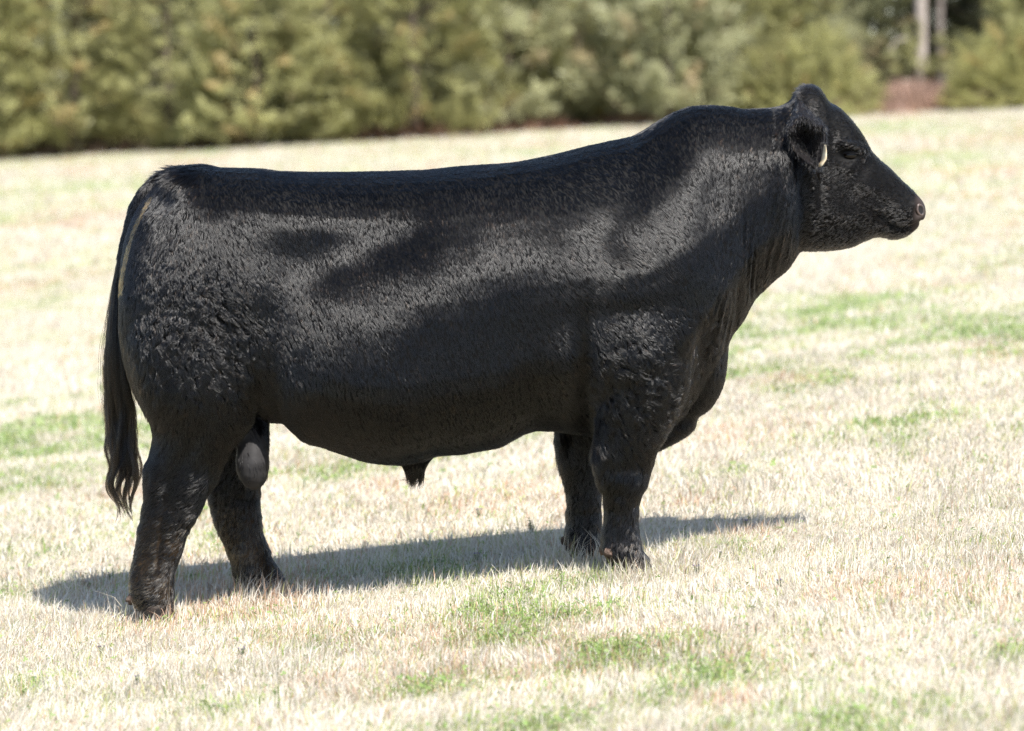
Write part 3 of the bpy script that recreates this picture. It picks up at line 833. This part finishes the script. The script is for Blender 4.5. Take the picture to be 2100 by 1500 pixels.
m, N, L = new_mat('black_hide')
out = N.new('ShaderNodeOutputMaterial'); b = N.new('ShaderNodeBsdfPrincipled'); L.new(b.outputs[0], out.inputs[0])
at = N.new('ShaderNodeAttribute'); at.attribute_name = 'col'; L.new(at.outputs['Color'], b.inputs['Base Color'])
b.inputs['Roughness'].default_value = 0.55; b.inputs['Specular IOR Level'].default_value = 0.06
tc = N.new('ShaderNodeTexCoord'); mp_ = N.new('ShaderNodeMapping'); mp_.inputs['Scale'].default_value = (140, 140, 40); mp_.inputs['Rotation'].default_value = (0, math.radians(-25), 0)
L.new(tc.outputs['Object'], mp_.inputs[0])
nz = N.new('ShaderNodeTexNoise'); nz.inputs['Scale'].default_value = 1.0; nz.inputs['Detail'].default_value = 4; L.new(mp_.outputs[0], nz.inputs['Vector'])
bp = N.new('ShaderNodeBump'); bp.inputs['Strength'].default_value = 0.25; bp.inputs['Distance'].default_value = 0.002
L.new(nz.outputs['Fac'], bp.inputs['Height']); L.new(bp.outputs[0], b.inputs['Normal'])
M_hide = m

BX, BY, BZ = 0.0, 0.0, float(ground_z(0.0, 0.0))
bull = empty('bull', (0, 0, 0))
tag(bull, 'stocky black bull standing side on in the pasture, head to the right', 'bull')
body = link('body', body_me, M_hide, bull)

# ------------------------------------------------------------------ coat of hair
def coat_arrays():
    me = body_me
    me.calc_loop_triangles()
    nt = len(me.loop_triangles)
    tv = np.empty(nt * 3, np.int32); me.loop_triangles.foreach_get('vertices', tv); tv = tv.reshape(-1, 3)
    A, B_, C_ = co[tv[:, 0]], co[tv[:, 1]], co[tv[:, 2]]
    area = 0.5 * np.linalg.norm(np.cross(B_ - A, C_ - A), axis=1)
    cen = (A + B_ + C_) / 3
    nrm = no[tv].mean(1)
    wgt = np.where((nrm[:, 1] > 0.35), 0.22, 1.0)          # the side turned away needs fewer hairs
    p = area * wgt; p /= p.sum()
    ncl, PER = 190000, 4
    rng = np.random.default_rng(3)
    t = rng.choice(nt, ncl, p=p)
    r1, r2 = np.sqrt(rng.random(ncl)), rng.random(ncl)
    w = np.stack([1 - r1, r1 * (1 - r2), r1 * r2], 1)
    tt = tv[t]
    cpos = (co[tt] * w[:, :, None]).sum(1)
    cnor = (no[tt] * w[:, :, None]).sum(1); cnor /= np.linalg.norm(cnor, axis=1, keepdims=True)
    n = ncl * PER
    cid = np.repeat(np.arange(ncl), PER)
    nor = cnor[cid]
    off = rng.normal(0, 0.0020, (n, 3)); off -= nor * (off * nor).sum(1, keepdims=True)
    pos = cpos[cid] + off
    crot = rng.normal(0, 0.06, ncl); clift = rng.normal(0, 0.022, ncl); clen = 0.75 + 0.5 * rng.random(ncl)
    ys = -np.abs(pos[:, 1]); k = D / (D + ys) * S
    px, py = pos[:, 0] * k + 1050, HY - (pos[:, 2] - CZ) * k
    # where hair grows, and how long
    mzz = sstep(1862, 1880, px + (py - 430) * 0.12) * (px > 1800)
    pxn, pyn = to_px(pos)
    scro = (((pxn - 519) / 37) ** 2 + ((pyn - 948) / 62) ** 2 < 1) & (pos[:, 1] > -0.245) & (pos[:, 1] < 0.0)
    foot = (((px < 440) & (pyn > 1256) & (pos[:, 1] < 0)) | ((px < 700) & (pyn > 1219) & (pos[:, 1] > 0)) |
            ((px > 1000) & (pyn > 1149) & (pos[:, 1] < 0)) | ((px > 1000) & (pyn > 1134) & (pos[:, 1] > 0)))
    keep = ~foot & (rng.random(n) > mzz) & ~(scro & (rng.random(n) < 0.97)) & (((px - 1742) / 26) ** 2 + ((py - 318) / 13) ** 2 > 1)
    pos, nor, px, py, cid, off = pos[keep], nor[keep], px[keep], py[keep], cid[keep], off[keep]
    n = len(pos)
    ln = np.full(n, 0.0165)
    ln = ln - 0.0065 * sstep(1600, 1690, px)
    cmk = curl_mask(px, py) * (np.abs(pos[:, 1]) > .05)
    ln += 0.013 * cmk
    legm = sstep(900, 1000, py)
    ln += 0.001 * legm
    ln += 0.017 * np.exp(-(((px - 355) / 50) ** 2 + ((py - 350) / 24) ** 2))
    ln += 0.016 * np.exp(-(((px - 1655) / 18) ** 2 + ((py - 185) / 14) ** 2))
    ln += 0.030 * np.exp(-(((px - 850) / 24) ** 2 + ((py - 972) / 14) ** 2))
    ln += 0.010 * np.exp(-(((px - 640) / 90) ** 2 + ((py - 850) / 60) ** 2))
    backedge = np.exp(-(((px - 1150) / 16) ** 2 + ((py - 940) / 60) ** 2)) + np.exp(-(((px - 300) / 22) ** 2 + ((py - 880) / 70) ** 2)) + 0.8 * np.exp(-(((px - 1222) / 14) ** 2 + ((py - 930) / 60) ** 2))
    ln += 0.018 * np.clip(backedge, 0, 1)
    ln *= (0.75 + 0.5 * rng.random(n)) * clen[cid]
    # which way it lies
    fl = np.zeros((n, 3))
    tq = np.clip((py - 330) / 220.0, 0, 1)
    fl[:, 0] = 0.18 + 0.20 * tq; fl[:, 2] = -1.0
    fr_ = sstep(900, 1250, px)[:, None]
    fl[:, 0] += 0.30 * fr_[:, 0]
    hd = sstep(1600, 1680, px)[:, None]
    fl = fl * (1 - hd) + np.array([[-0.90, 0, -0.30]]) * hd
    nk = (sstep(1380, 1480, px) * (1 - sstep(1600, 1680, px)))[:, None]
    fl = fl * (1 - nk) + np.array([[-0.15, 0, -1.0]]) * nk
    rp = (1 - sstep(330, 480, px))[:, None]
    fl = fl * (1 - rp) + np.array([[-0.15, 0, -1.0]]) * rp
    lg = legm[:, None]
    lz = np.where((px < 430)[:, None], np.array([[-0.85, 0, -0.5]]), np.array([[-0.35, 0, -0.9]]))
    fl = fl * (1 - lg) + lz * lg
    th = 0.30 * fbm(pos * 3.5, 41, 2) + (0.14 + 0.42 * np.exp(-(((px - 1310) / 170) ** 2 + ((py - 520) / 130) ** 2))) * fbm(pos * 15, 42, 2) + rng.normal(0, 1, n) * (.05 + .09 * sstep(1280, 1450, px) + .06 * sstep(1600, 1680, px)) + crot[cid] * np.where(px > 1640, .1, 1)
    cell = np.floor((pos + 0.012 * np.stack([vnoise(pos * 60, 51), vnoise(pos * 60, 52), vnoise(pos * 60, 53)], 1)) / 0.017).astype(np.int64)
    rnd = np.stack([hash3(cell[:, 0], cell[:, 1], cell[:, 2], s) for s in (1, 2, 3, 4)], 1) * 2 - 1
    th += 1.1 * cmk * rnd[:, 3] + 0.35 * lg[:, 0] * rnd[:, 3]
    # rotate the flow about the side axis, then lay it onto the skin
    c, s = np.cos(th), np.sin(th)
    fl = np.stack([fl[:, 0] * c - fl[:, 2] * s, fl[:, 1], fl[:, 0] * s + fl[:, 2] * c], 1)
    fl += 0.25 * cmk[:, None] * rnd[:, :3]
    fl = fl - nor * (fl * nor).sum(1, keepdims=True)
    fl /= np.linalg.norm(fl, axis=1, keepdims=True) + 1e-6
    lift = np.maximum(0.06, 0.115 + 0.03 * rng.random(n) + clift[cid] * np.where(px > 1640, .2, 1) + rng.normal(0, .07, n) * (px > 1640)) + 0.30 * cmk + 0.03 * lg[:, 0] + 0.20 * hd[:, 0] + 0.35 * np.exp(-(((px - 345) / 45) ** 2 + ((py - 350) / 22) ** 2)) + 0.18 * np.clip(backedge, 0, 1)
    bit = np.cross(nor, fl)
    pts = []
    KP = 4
    for i in range(KP):
        s_ = i / (KP - 1)
        cu = np.sin(s_ * 3.6 + rnd[:, 0] * 3) - np.sin(rnd[:, 0] * 3)
        q = pos - nor * 0.0006 + fl * (ln * s_)[:, None] + nor * (ln * (lift * s_ - 0.015 * s_ * s_) + 0.010 * cmk * s_ * (1 - s_) * 2)[:, None] + bit * (0.22 * cmk * ln * cu)[:, None]
        pts.append(q - off * 0.55 * s_ ** 1.5)
    pts = np.stack(pts, 1)
    rad = np.array([0.00044, 0.00042, 0.00033, 0.00010])[None] * (0.8 + 0.4 * rng.random((n, 1))) * (1 - 0.3 * sstep(1620, 1690, px))[:, None] * (1 + 0.35 * cmk[:, None])
    q = rng.random(n)
    colr = np.array([[0.0020, 0.0018, 0.0018]]) * (0.7 + 0.7 * q[:, None])
    # dust on the lower hind legs, rusty fringe down the inside of the tail
    dd = (rng.random(n) < np.clip(sstep(1010, 1190, py) * (0.26 + 0.9 * fbm(pos * 13, 95, 3)), 0, 1) * (px < 700) * 0.75)
    colr = np.where(dd[:, None], np.array([[0.16, 0.10, 0.045]]) * (0.5 + 0.9 * q[:, None]), colr)
    d2 = (rng.random(n) < np.clip(sstep(1050, 1150, py) * (0.08 + 0.5 * fbm(pos * 13, 96, 3)), 0, 1) * (px > 700) * 0.5)
    colr = np.where(d2[:, None], np.array([[0.10, 0.055, 0.035]]) * (0.5 + 0.9 * q[:, None]), colr)
    tl = np.interp(py, [395, 425, 463, 500, 543, 573, 620], [318, 300, 280, 266, 256, 250, 247])
    fr = (np.abs(px - tl) < 4.5) & (py > 400) & (py < 600) & (rng.random(n) < .75)
    colr = np.where(fr[:, None], np.array([[0.22, 0.095, 0.025]]) * (0.6 + 0.8 * q[:, None]), colr)
    colr = colr + (sstep(1000, 1120, py) * (0.004 + 0.006 * q))[:, None] * np.array([[1.0, .82, .64]])
    colr = colr + (sstep(1630, 1700, px) * (0.006 + 0.008 * q))[:, None] * np.array([[1.0, .92, .86]])
    br = rng.random(ncl)[cid] < 0.06
    colr = np.where(br[:, None] & ~dd[:, None], np.array([[0.020, 0.013, 0.009]]), colr)
    return pts, rad, colr

def hair_object(name, pts, rad, colr, mat, parent):
    """pts (n,k,3) one strand per row"""
    n, k, _ = pts.shape
    hc = bpy.data.hair_curves.new(name)
    hc.add_curves([k] * n)
    hc.position_data.foreach_set('vector', np.ascontiguousarray(pts, np.float32).ravel())
    r = hc.attributes.get('radius') or hc.attributes.new('radius', 'FLOAT', 'POINT')
    r.data.foreach_set('value', np.ascontiguousarray(rad, np.float32).ravel())
    a = hc.attributes.new('haircol', 'FLOAT_COLOR', 'CURVE')
    a.data.foreach_set('color', np.concatenate([colr, np.ones((n, 1))], 1).astype(np.float32).ravel())
    return link(name, hc, mat, parent)

def hair_mat(name, rough, radial):
    m, N, L = new_mat(name)
    out = N.new('ShaderNodeOutputMaterial')
    h = N.new('ShaderNodeBsdfHairPrincipled')
    h.model = 'CHIANG'; h.parametrization = 'COLOR'
    a = N.new('ShaderNodeAttribute'); a.attribute_name = 'haircol'
    L.new(a.outputs['Color'], h.inputs['Color'])
    h.inputs['Roughness'].default_value = rough
    h.inputs['Radial Roughness'].default_value = radial
    h.inputs['IOR'].default_value = 1.43
    h.inputs['Random Roughness'].default_value = 0.0
    L.new(h.outputs[0], out.inputs[0])
    return m

M_hair = hair_mat('black_hair', 0.16, 0.4)
hair_object('coat', *coat_arrays(), M_hair, body)

# tail switch: long strands in loose ringlets
def switch_arrays():
    rng = np.random.default_rng(9)
    LK = []          # locks: (root y, x at several heights)
    ys = np.array([510, 555, 600, 680, 740, 790, 840, 900, 950, 990, 1030, 1076.0])
    nl = 77
    pts, rad, col = [], [], []
    for j in range(nl):
        u = (j + 0.5) / nl * 2 - 1 + rng.normal(0, .08)
        left = np.array([244, 237, 231, 222, 217, 216, 217, 216, 213, 216, 228, 240.0]); right = np.array([262, 254, 249, 249, 254, 262, 275, 286, 291, 289, 284, 278.0])
        mid, hw = (left + right) / 2, (right - left) / 2
        ug = ((j % 11) + .5) / 11 * 2 - 1
        gq = 0.9 * sstep(820, 1000, ys)
        x = mid + hw * (np.clip(u, -1, 1) * (1 - gq) + ug * gq) * 0.93 + rng.normal(0, 1.0)
        end = rng.uniform(900, 1072) if abs(u) > 0.35 else rng.uniform(1020, 1076)
        if j in (1, 2): end = 1010
        start = rng.uniform(505, 720)
        yy = np.linspace(start, end, 16)
        xx = np.interp(yy, ys, x)
        curl = (0.22 * sstep(700, 860, yy) + sstep(860, 1010, yy)) * (4.5 + 7.0 * hash3(np.array([j % 11]), np.array([1]), np.array([2]))[0])
        xx = xx + curl * np.sin((yy - 860) / (13 + 9 * ((j % 11) * .37 % 1)) + (j % 11) * 2.1 + rng.normal(0, .3))
        if j in (1, 2):
            xx = xx - 8 * sstep(960, 1000, yy)
        dep = rng.normal(0, 0.022) * sstep(505, 760, yy) - 0.012 + 0.02 * np.sin(yy / 40 + j) * sstep(800, 950, yy)
        ns = int(rng.integers(26, 52))
        for q in range(ns):
            off = rng.normal(0, 1, 2) * np.array([3.6 if rng.random() < .88 else 8.0, 0.008])
            tap = (0.35 + 0.65 * sstep(0, .3, np.linspace(0, 1, 16))) * (1 - 0.78 * sstep(0.45, 1.0, np.linspace(0, 1, 16)))
            e2 = yy * 1.0
            cut = rng.uniform(0.86, 1.0)
            e2 = start + (yy - start) * cut
            px_ = np.interp(e2, yy, xx) + off[0] * tap + rng.normal(0, .25, 16)
            dd = np.interp(e2, yy, dep) + off[1] * tap
            w = np.array([P(a, b_, c) for a, b_, c in zip(px_, e2, dd)])
            pts.append(w)
            rad.append(np.linspace(0.00055, 0.00018, 16))
            col.append(np.array([0.0025, 0.002, 0.0018]) if rng.random() < .82 else np.array([0.030, 0.016, 0.008]))
    # rusty fringe down the inner edge of the tail
    for q in range(1500):
        y0 = rng.uniform(405, 590)
        x0_ = np.interp(y0, [395, 425, 463, 500, 543, 573, 620], [318, 301, 279, 266.5, 257, 251, 248]) + rng.normal(0, 1.3)
        tt_ = np.linspace(0, 1, 16)
        yy = y0 + tt_ * rng.uniform(14, 30)
        xx = x0_ + np.interp(yy, [395, 425, 463, 500, 543, 573, 620], [318, 301, 279, 266.5, 257, 251, 248]) - np.interp(y0, [395, 425, 463, 500, 543, 573, 620], [318, 301, 279, 266.5, 257, 251, 248])
        dd = -0.040 - 0.008 * tt_ + rng.normal(0, .003)
        pts.append(np.array([P(a, b_, c) for a, b_, c in zip(xx, yy, dd)]))
        rad.append(np.linspace(0.0005, 0.00012, 16))
        col.append(np.array([0.13, 0.042, 0.009]) * rng.uniform(.4, 1.3))
    return np.array(pts), np.array(rad), np.array(col)
hair_object('tail_switch', *switch_arrays(), M_hair, body)

# ------------------------------------------------------------------ ears, eyes, hooves, tag
M_ear = principled('ear_skin', (0.004, 0.0035, 0.0035), 0.7, 0.1, noise=(60, (0.010, 0.008, 0.008)), bump=(160, 0.6, 0.004))
def make_ear(sgn):
    """cupped leaf hanging out sideways from below the poll; sgn -1 = towards the camera"""
    ns, nt = 34, 19
    bm = bmesh.new()
    grid = []
    K = [0, .16, .28, .36, .44, .62, .82, 1]
    for i in range(ns):
        s = i / (ns - 1)
        mx_ = pchip(K, [1648, 1650, 1651, 1651, 1651, 1653, 1658, 1672], np.array([s]))[0]
        my_ = pchip(K, [204, 222, 236, 243, 252, 276, 308, 340], np.array([s]))[0]
        dp = pchip(K, [.075, .15, .215, .245, .225, .165, .170, .215], np.array([s]))[0]
        hw = pchip(K, [13, 22, 32, 36, 38.5, 39, 30, 4], np.array([s]))[0]
        ins = sstep(.36, .55, np.array([s]))[0]
        row = []
        for j in range(nt):
            t = j / (nt - 1) * 2 - 1
            base = P(mx_ + 0.92 * hw * t, my_ + 10 * t * t * (1 - ins) + 3 * math.sin(t * 4), -0.2)
            y = dp - 0.05 * (1 - ins) * t * t + ins * (0.060 * abs(t) ** 1.8 - 0.010 * math.cos(t * 6))
            row.append(bm.verts.new((base[0], sgn * y, base[2])))
        grid.append(row)
    for i in range(ns - 1):
        for j in range(nt - 1):
            bm.faces.new((grid[i][j], grid[i][j + 1], grid[i + 1][j + 1], grid[i + 1][j]))
    bmesh.ops.recalc_face_normals(bm, faces=bm.faces)
    bmesh.ops.solidify(bm, geom=list(bm.faces), thickness=0.008)
    bmesh.ops.recalc_face_normals(bm, faces=bm.faces)
    for f in bm.faces: f.smooth = True
    me = bpy.data.meshes.new('ear'); bm.to_mesh(me); bm.free()
    return me
ear = link('ear', make_ear(-1), M_ear, bull)
ear2 = link('ear', make_ear(1), M_ear, bull)

def ear_hair(me, n, seed, parent):
    rng = np.random.default_rng(seed)
    v, nn = get_vn(me)
    i = rng.integers(0, len(v), n)
    p = v[i] + rng.normal(0, .003, (n, 3)); q = nn[i]
    d = np.array([[.15, -.15, -.8]]) + rng.normal(0, .35, (n, 3)) + 0.45 * q
    d /= np.linalg.norm(d, axis=1, keepdims=True)
    l = (0.008 + 0.010 * rng.random(n))[:, None]
    pts = np.stack([p, p + d * l * .5, p + d * l + np.array([[0, 0, -.002]])], 1)
    rad = np.tile(np.array([[.00035, .0003, .0001]]), (n, 1))
    col = np.tile(np.array([[.007, .006, .006]]), (n, 1))
    rim = (rng.random(n) < .03)
    col[rim] = [.10, .06, .03]
    hair_object('ear_hair', pts, rad, col, M_hair, parent)
ear_hair(ear.data, 5000, 1, ear)
ear_hair(ear2.data, 1500, 2, ear2)

M_tag = principled('tag_plastic', (0.58, 0.52, 0.40), 0.5, 0.4, noise=(38, (0.36, 0.26, 0.14)))
def make_tag():
    """curved cream plastic flap, seen nearly edge on under the ear"""
    bm = bmesh.new()
    rows = []
    for i in range(12):
        s = i / 11
        zy = 297 + 42 * s
        w = np.interp(s, [0, .25, .6, .9, 1], [2, 6, 9.5, 11, 7])
        xr = np.interp(s, [0, .3, .7, 1], [1688.5, 1690.5, 1690.5, 1682])
        row = []
        for j in range(7):
            t = j / 6
            p = P(xr - w * t, zy + 3 * t * s, -.2)
            row.append(bm.verts.new((p[0], -.285 + .030 * t - .012 * math.sin(math.pi * t), p[2])))
        rows.append(row)
    for i in range(11):
        for j in range(6):
            bm.faces.new((rows[i][j], rows[i][j + 1], rows[i + 1][j + 1], rows[i + 1][j]))
    bmesh.ops.recalc_face_normals(bm, faces=bm.faces)
    bmesh.ops.solidify(bm, geom=list(bm.faces), thickness=0.002)
    for f in bm.faces: f.smooth = True
    me = bpy.data.meshes.new('ear_tag'); bm.to_mesh(me); bm.free()
    return me
tg = link('ear_tag', make_tag(), M_tag, bull)

M_eye = principled('eye_gloss', (0.006, 0.004, 0.003), 0.06, 0.22)
M_lid = principled('eyelid_skin', (0.006, 0.005, 0.005), 0.7, 0.25, bump=(180, 0.6, 0.003))
def sphere_patch(name, c, r, a0, a1, nu=24, nv=12, squash=(1, 1, 1), thick=0):
    """part of a ball between two elevations, facing +-y; c centre, angles measured about the x axis"""
    bm = bmesh.new(); g = []
    for i in range(nv + 1):
        el = a0 + (a1 - a0) * i / nv
        row = []
        for j in range(nu + 1):
            az = -math.pi * .5 + math.pi * j / nu
            row.append(bm.verts.new((c[0] + r * squash[0] * math.sin(az), c[1] - r * squash[1] * math.cos(az) * math.cos(el), c[2] + r * squash[2] * math.cos(az) * math.sin(el))))
        g.append(row)
    for i in range(nv):
        for j in range(nu):
            bm.faces.new((g[i][j], g[i][j + 1], g[i + 1][j + 1], g[i + 1][j]))
    bmesh.ops.remove_doubles(bm, verts=bm.verts, dist=1e-5)
    bmesh.ops.recalc_face_normals(bm, faces=bm.faces)
    for f in bm.faces: f.smooth = True
    me = bpy.data.meshes.new(name); bm.to_mesh(me); bm.free()
    return me
def surf_depth(px, py):
    """half thickness of the finished head at a pixel"""
    sel = (np.abs(qx - px) < 7) & (np.abs(qy - py) < 7) & (co[:, 1] < 0)
    return float(-np.median(co[sel, 1])) if sel.any() else 0.11
ed = surf_depth(1742, 318)
for sg in (-1, 1):
    pe = P(1743, 319, -ed)
    c = (pe[0], sg * (ed - 0.010), pe[2])
    def orient(me):
        if sg > 0:
            for v in me.vertices: v.co.y = 2 * c[1] - v.co.y
        return me
    eye = link('eye', orient(sphere_patch('eye', c, 0.020, -1.5, 1.5, squash=(1.3, 1, .9))), M_eye, bull)
    for (a0, a1, rr) in ((0.30, 1.35, .0240), (-1.35, -0.62, .0222)):
        link('eyelid', orient(sphere_patch('eyelid', c, rr, a0, a1, nv=8, squash=(1.45, 1, .85))), M_lid, bull)

M_muzzle = principled('muzzle_skin', (0.04, 0.030, 0.027), 0.35, 0.5, noise=(50, (0.09, 0.062, 0.052)), bump=(220, 0.6, 0.002))
M_dark = principled('nostril_shade', (0.006, 0.004, 0.004), 0.5, 0.4)
for sg in (-1, 1):
    sd = surf_depth(1882, 432) + 0.003
    pc = P(1886.5, 431, -sd)
    nv_ = np.array([0.55, -0.83, 0.05]); nv_ /= np.linalg.norm(nv_)
    ux = np.array([0.83, 0.55, 0.0]); uz = np.cross(ux, nv_) * -1
    ctr = np.array([pc[0], -sd, pc[2]]) + nv_ * 0.0015
    V, F, nu, nw = [], [], 28, 8
    for i in range(nu):
        a_ = 2 * math.pi * i / nu
        rr = np.array([0.0125 * math.cos(a_) - 0.004 * math.sin(a_) * abs(math.sin(a_)), 0.0165 * math.sin(a_)])
        cdir = (ux * math.cos(a_) + uz * math.sin(a_))
        pcen = ctr + ux * rr[0] + uz * rr[1]
        for k in range(nw):
            b_ = 2 * math.pi * k / nw
            V.append(pcen + cdir * 0.0042 * math.cos(b_) + nv_ * 0.0046 * math.sin(b_))
    for i in range(nu):
        for k in range(nw):
            F.append([i * nw + k, ((i + 1) % nu) * nw + k, ((i + 1) % nu) * nw + (k + 1) % nw, i * nw + (k + 1) % nw])
    V = np.array(V); V[:, 1] *= -sg
    link('nostril', mesh_np('nostril', V, F, smooth=True), M_muzzle, body)
    V2 = [ctr + nv_ * 0.0005]; 
    for i in range(nu):
        a_ = 2 * math.pi * i / nu
        V2.append(ctr + ux * (0.0122 * math.cos(a_) - 0.004 * math.sin(a_) * abs(math.sin(a_))) + uz * 0.0162 * math.sin(a_) + nv_ * 0.0028)
    V2 = np.array(V2); V2[:, 1] *= -sg
    link('nostril_shade_disc', mesh_np('nostril_shade_disc', V2, [[0, 1 + i, 1 + (i + 1) % nu] for i in range(nu)], smooth=True), M_dark, body)  # black shallow disc on the muzzle, painting the shade inside the nostril

M_hoof = principled('dark_hoof', (0.009, 0.008, 0.0075), 0.65, 0.2, noise=(40, (0.03, 0.021, 0.016)), bump=(90, 0.5, 0.004))
M_dew = principled('horn_dewclaw', (0.03, 0.021, 0.017), 0.8, 0.15, noise=(34, (0.15, 0.105, 0.082)), bump=(60, 1.0, 0.012))
# (left, right, coronet row, sole row, depth, toe pixels ahead)
FEET = [(284, 360, 1238, 1272, -.20, 4), (505, 598, 1208, 1240, .20, 8), (1248, 1330, 1138, 1172, -.20, 8), (1168, 1248, 1124, 1152, .20, 6)]
DEWS = [[(271, 1234, 8, 11, 150, -.175), (268, 1228, 9, 12, 150, -.225)], [(500, 1219, 9, 11, 120, .165), (494, 1217, 9, 10, 150, .24)],
        [(1251, 1136, 11, 14, 60, -.245), (1236, 1130, 8, 10, 110, -.17)], [(1180, 1122, 13, 12, 75, .15), (1157, 1110, 8, 10, 110, .24)]]
def loft_rings(name, rings):
    V, F = [], []
    n = len(rings[0])
    for r in rings: V += r
    for i in range(len(rings) - 1):
        for k in range(n):
            F.append([i * n + k, i * n + (k + 1) % n, (i + 1) * n + (k + 1) % n, (i + 1) * n + k])
    F.append(list(range(n))[::-1]); F.append([(len(rings) - 1) * n + k for k in range(n)])
    me = mesh_np(name, np.array(V), F, smooth=True)
    bm = bmesh.new(); bm.from_mesh(me); bmesh.ops.recalc_face_normals(bm, faces=bm.faces); bm.to_mesh(me); bm.free()
    return me
for (l, r, y0, y1, d, toe), dews in zip(FEET, DEWS):
    for sg in (-1, 1):
        rings = []
        for s in np.linspace(0, 1, 7):
            ring = []
            for k in range(18):
                t = 2 * math.pi * k / 18
                cx = (l + r) / 2 + toe * s; hx = (r - l) / 2 * (0.80 + 0.24 * min(1, s * 1.6))
                ex = math.cos(t); ey = math.sin(t)
                taper = 1 - 0.45 * max(0, ex) ** 2
                p = P(cx + hx * ex, y0 + (y1 - y0) * (s if ex > -0.4 else s * 1.0), d)
                ring.append((p[0], d + sg * 0.036 + ey * 0.032 * taper * (1 + .08 * s) - sg * 0.010 * max(0, ex), p[2]))
            rings.append(ring)
        link('hoof', loft_rings('hoof', rings), M_hoof, bull)
    for (x, y, w, h, ang, dd) in dews:
        rings = []
        ca, sa = math.cos(math.radians(ang)), math.sin(math.radians(ang))
        for s in np.linspace(-1, 1, 7):
            q = math.sqrt(max(0.02, 1 - (s * .97) ** 2)) * (1.0 - 0.4 * s)
            ring = []
            for k in range(12):
                t = 2 * math.pi * k / 12
                u, v = math.cos(t) * w * q, s * h
                p = P(x + u * sa + v * ca, y - u * ca + v * sa, dd)
                ring.append((p[0], dd + math.sin(t) * 0.014 * q, p[2]))
            rings.append(ring)
        link('dewclaw', loft_rings('dewclaw', rings), M_dew, bull)

# ------------------------------------------------------------------ small weeds in the grass
M_weed = leafy('weed_leaves', trans=0.3)
M_petal = leafy('violet_petals', trans=0.3)
def weed_meshes(seed, h):
    rng = np.random.default_rng(seed)
    st, lf, pt = [], [], []
    for q in range(4):
        a = rng.random() * 6.28; ln = h * rng.uniform(.6, 1.0)
        pts = [np.array([0, 0, 0.0])]
        for t in (.35, .7, 1):
            pts.append(np.array([math.cos(a) * .35 * ln * t, math.sin(a) * .35 * ln * t, ln * t]))
        st.append((pts, [.0016, .0014, .0012, .0008], 5))
        for t in np.linspace(.15, 1, 6):
            b0 = pts[-1] * t
            for w in range(5):
                al = rng.random() * 6.28; r = .012 * (1.1 - .5 * t)
                d = np.array([math.cos(al), math.sin(al), .35]); s = np.array([-math.sin(al), math.cos(al), 0])
                lf.append([b0, b0 + d * r * .6 + s * r * .45, b0 + d * r * 1.25, b0 + d * r * .6 - s * r * .45])
        for w in range(6):
            al = rng.random() * 6.28
            d = np.array([math.cos(al) * .5, math.sin(al) * .5, .8]); s = np.array([-math.sin(al), math.cos(al), 0])
            b0 = pts[-1] - np.array([0, 0, .006])
            pt.append([b0, b0 + d * .006 + s * .003, b0 + d * .013, b0 + d * .006 - s * .003])
    def quads(name, qs, base):
        v = np.array(qs).reshape(-1, 3); f = np.arange(len(v)).reshape(-1, 4)
        c = np.repeat(base[None] * (0.75 + .5 * rng.random((len(qs), 1))), 4, 0)
        return mesh_np(name, v, f, np.concatenate([c, np.ones((len(c), 1))], 1))
    sm = tubes_mesh('stem', st)
    a = sm.attributes.new('col', 'FLOAT_COLOR', 'POINT'); a.data.foreach_set('color', np.tile([.12, .14, .05, 1], len(sm.vertices)).astype(np.float32))
    return sm, quads('leaves', lf, np.array([.19, .27, .10])), quads('flowers', pt, np.array([.30, .20, .42]))
WEEDS = [(180, 1205, 'violet flowered weed in the shadow left of the near hind foot'), (153, 1186, 'violet flowered weed at the far left tip of the bull\'s shadow'), (227, 1190, 'violet flowered weed nearest the near hind foot, in its shadow'),
         (208, 1345, 'violet flowered weed in sunlit straw at lower left, below the near hind hoof'), (283, 1404, 'violet flowered weed lowest at lower left, in pale straw'), (495, 1350, 'violet flowered weed below the green patch between the hind feet'),
         (978, 1152, 'violet flowered weed at the lower edge of the belly shadow'), (983, 1062, 'violet flowered weed behind the belly shadow, under the sheath'), (1743, 1018, 'violet flowered weed far out on the right, in open straw'),
         (1475, 1147, 'violet flowered weed beside the green tuft right of the fore feet'), (1600, 1210, 'violet flowered weed in the open, midway right of the fore feet'), (1897, 1482, 'violet flowered weed at the bottom right of the picture'),
         (1527, 1084, 'violet flowered weed just past the right end of the shadow'), (1428, 1178, 'violet flowered weed closest to the near fore hoof')]
wm = weed_meshes(5, 0.06)
first = None
for px, py, lab in WEEDS:
    x, y, z = ground_at(px, py)
    if first is None:
        e = empty('flowering_weed', (x, y, z)); first = e
        link('stem', wm[0], M_weed, e); link('leaves', wm[1], M_weed, e); link('flowers', wm[2], M_petal, e)
    else:
        e = first.copy(); COL.objects.link(e); e.location = (x, y, z)
        for ch in list(first.children):
            q = ch.copy(); COL.objects.link(q); q.parent = e
    e.rotation_euler = (0, 0, random.random() * 6.28)
    s = random.uniform(.38, .58); e.scale = (s, s, s)
    tag(e, lab, 'weed', 'violet flowered weeds in the pasture')
x, y, z = ground_at(1090, 1098)
e = empty('tall_weed', (x, y, z))
wm2 = weed_meshes(8, 0.055)
link('stem', wm2[0], M_weed, e); link('leaves', wm2[1], M_weed, e)
tag(e, 'tall thin green weed standing behind the shadow, left of the fore legs', 'weed')
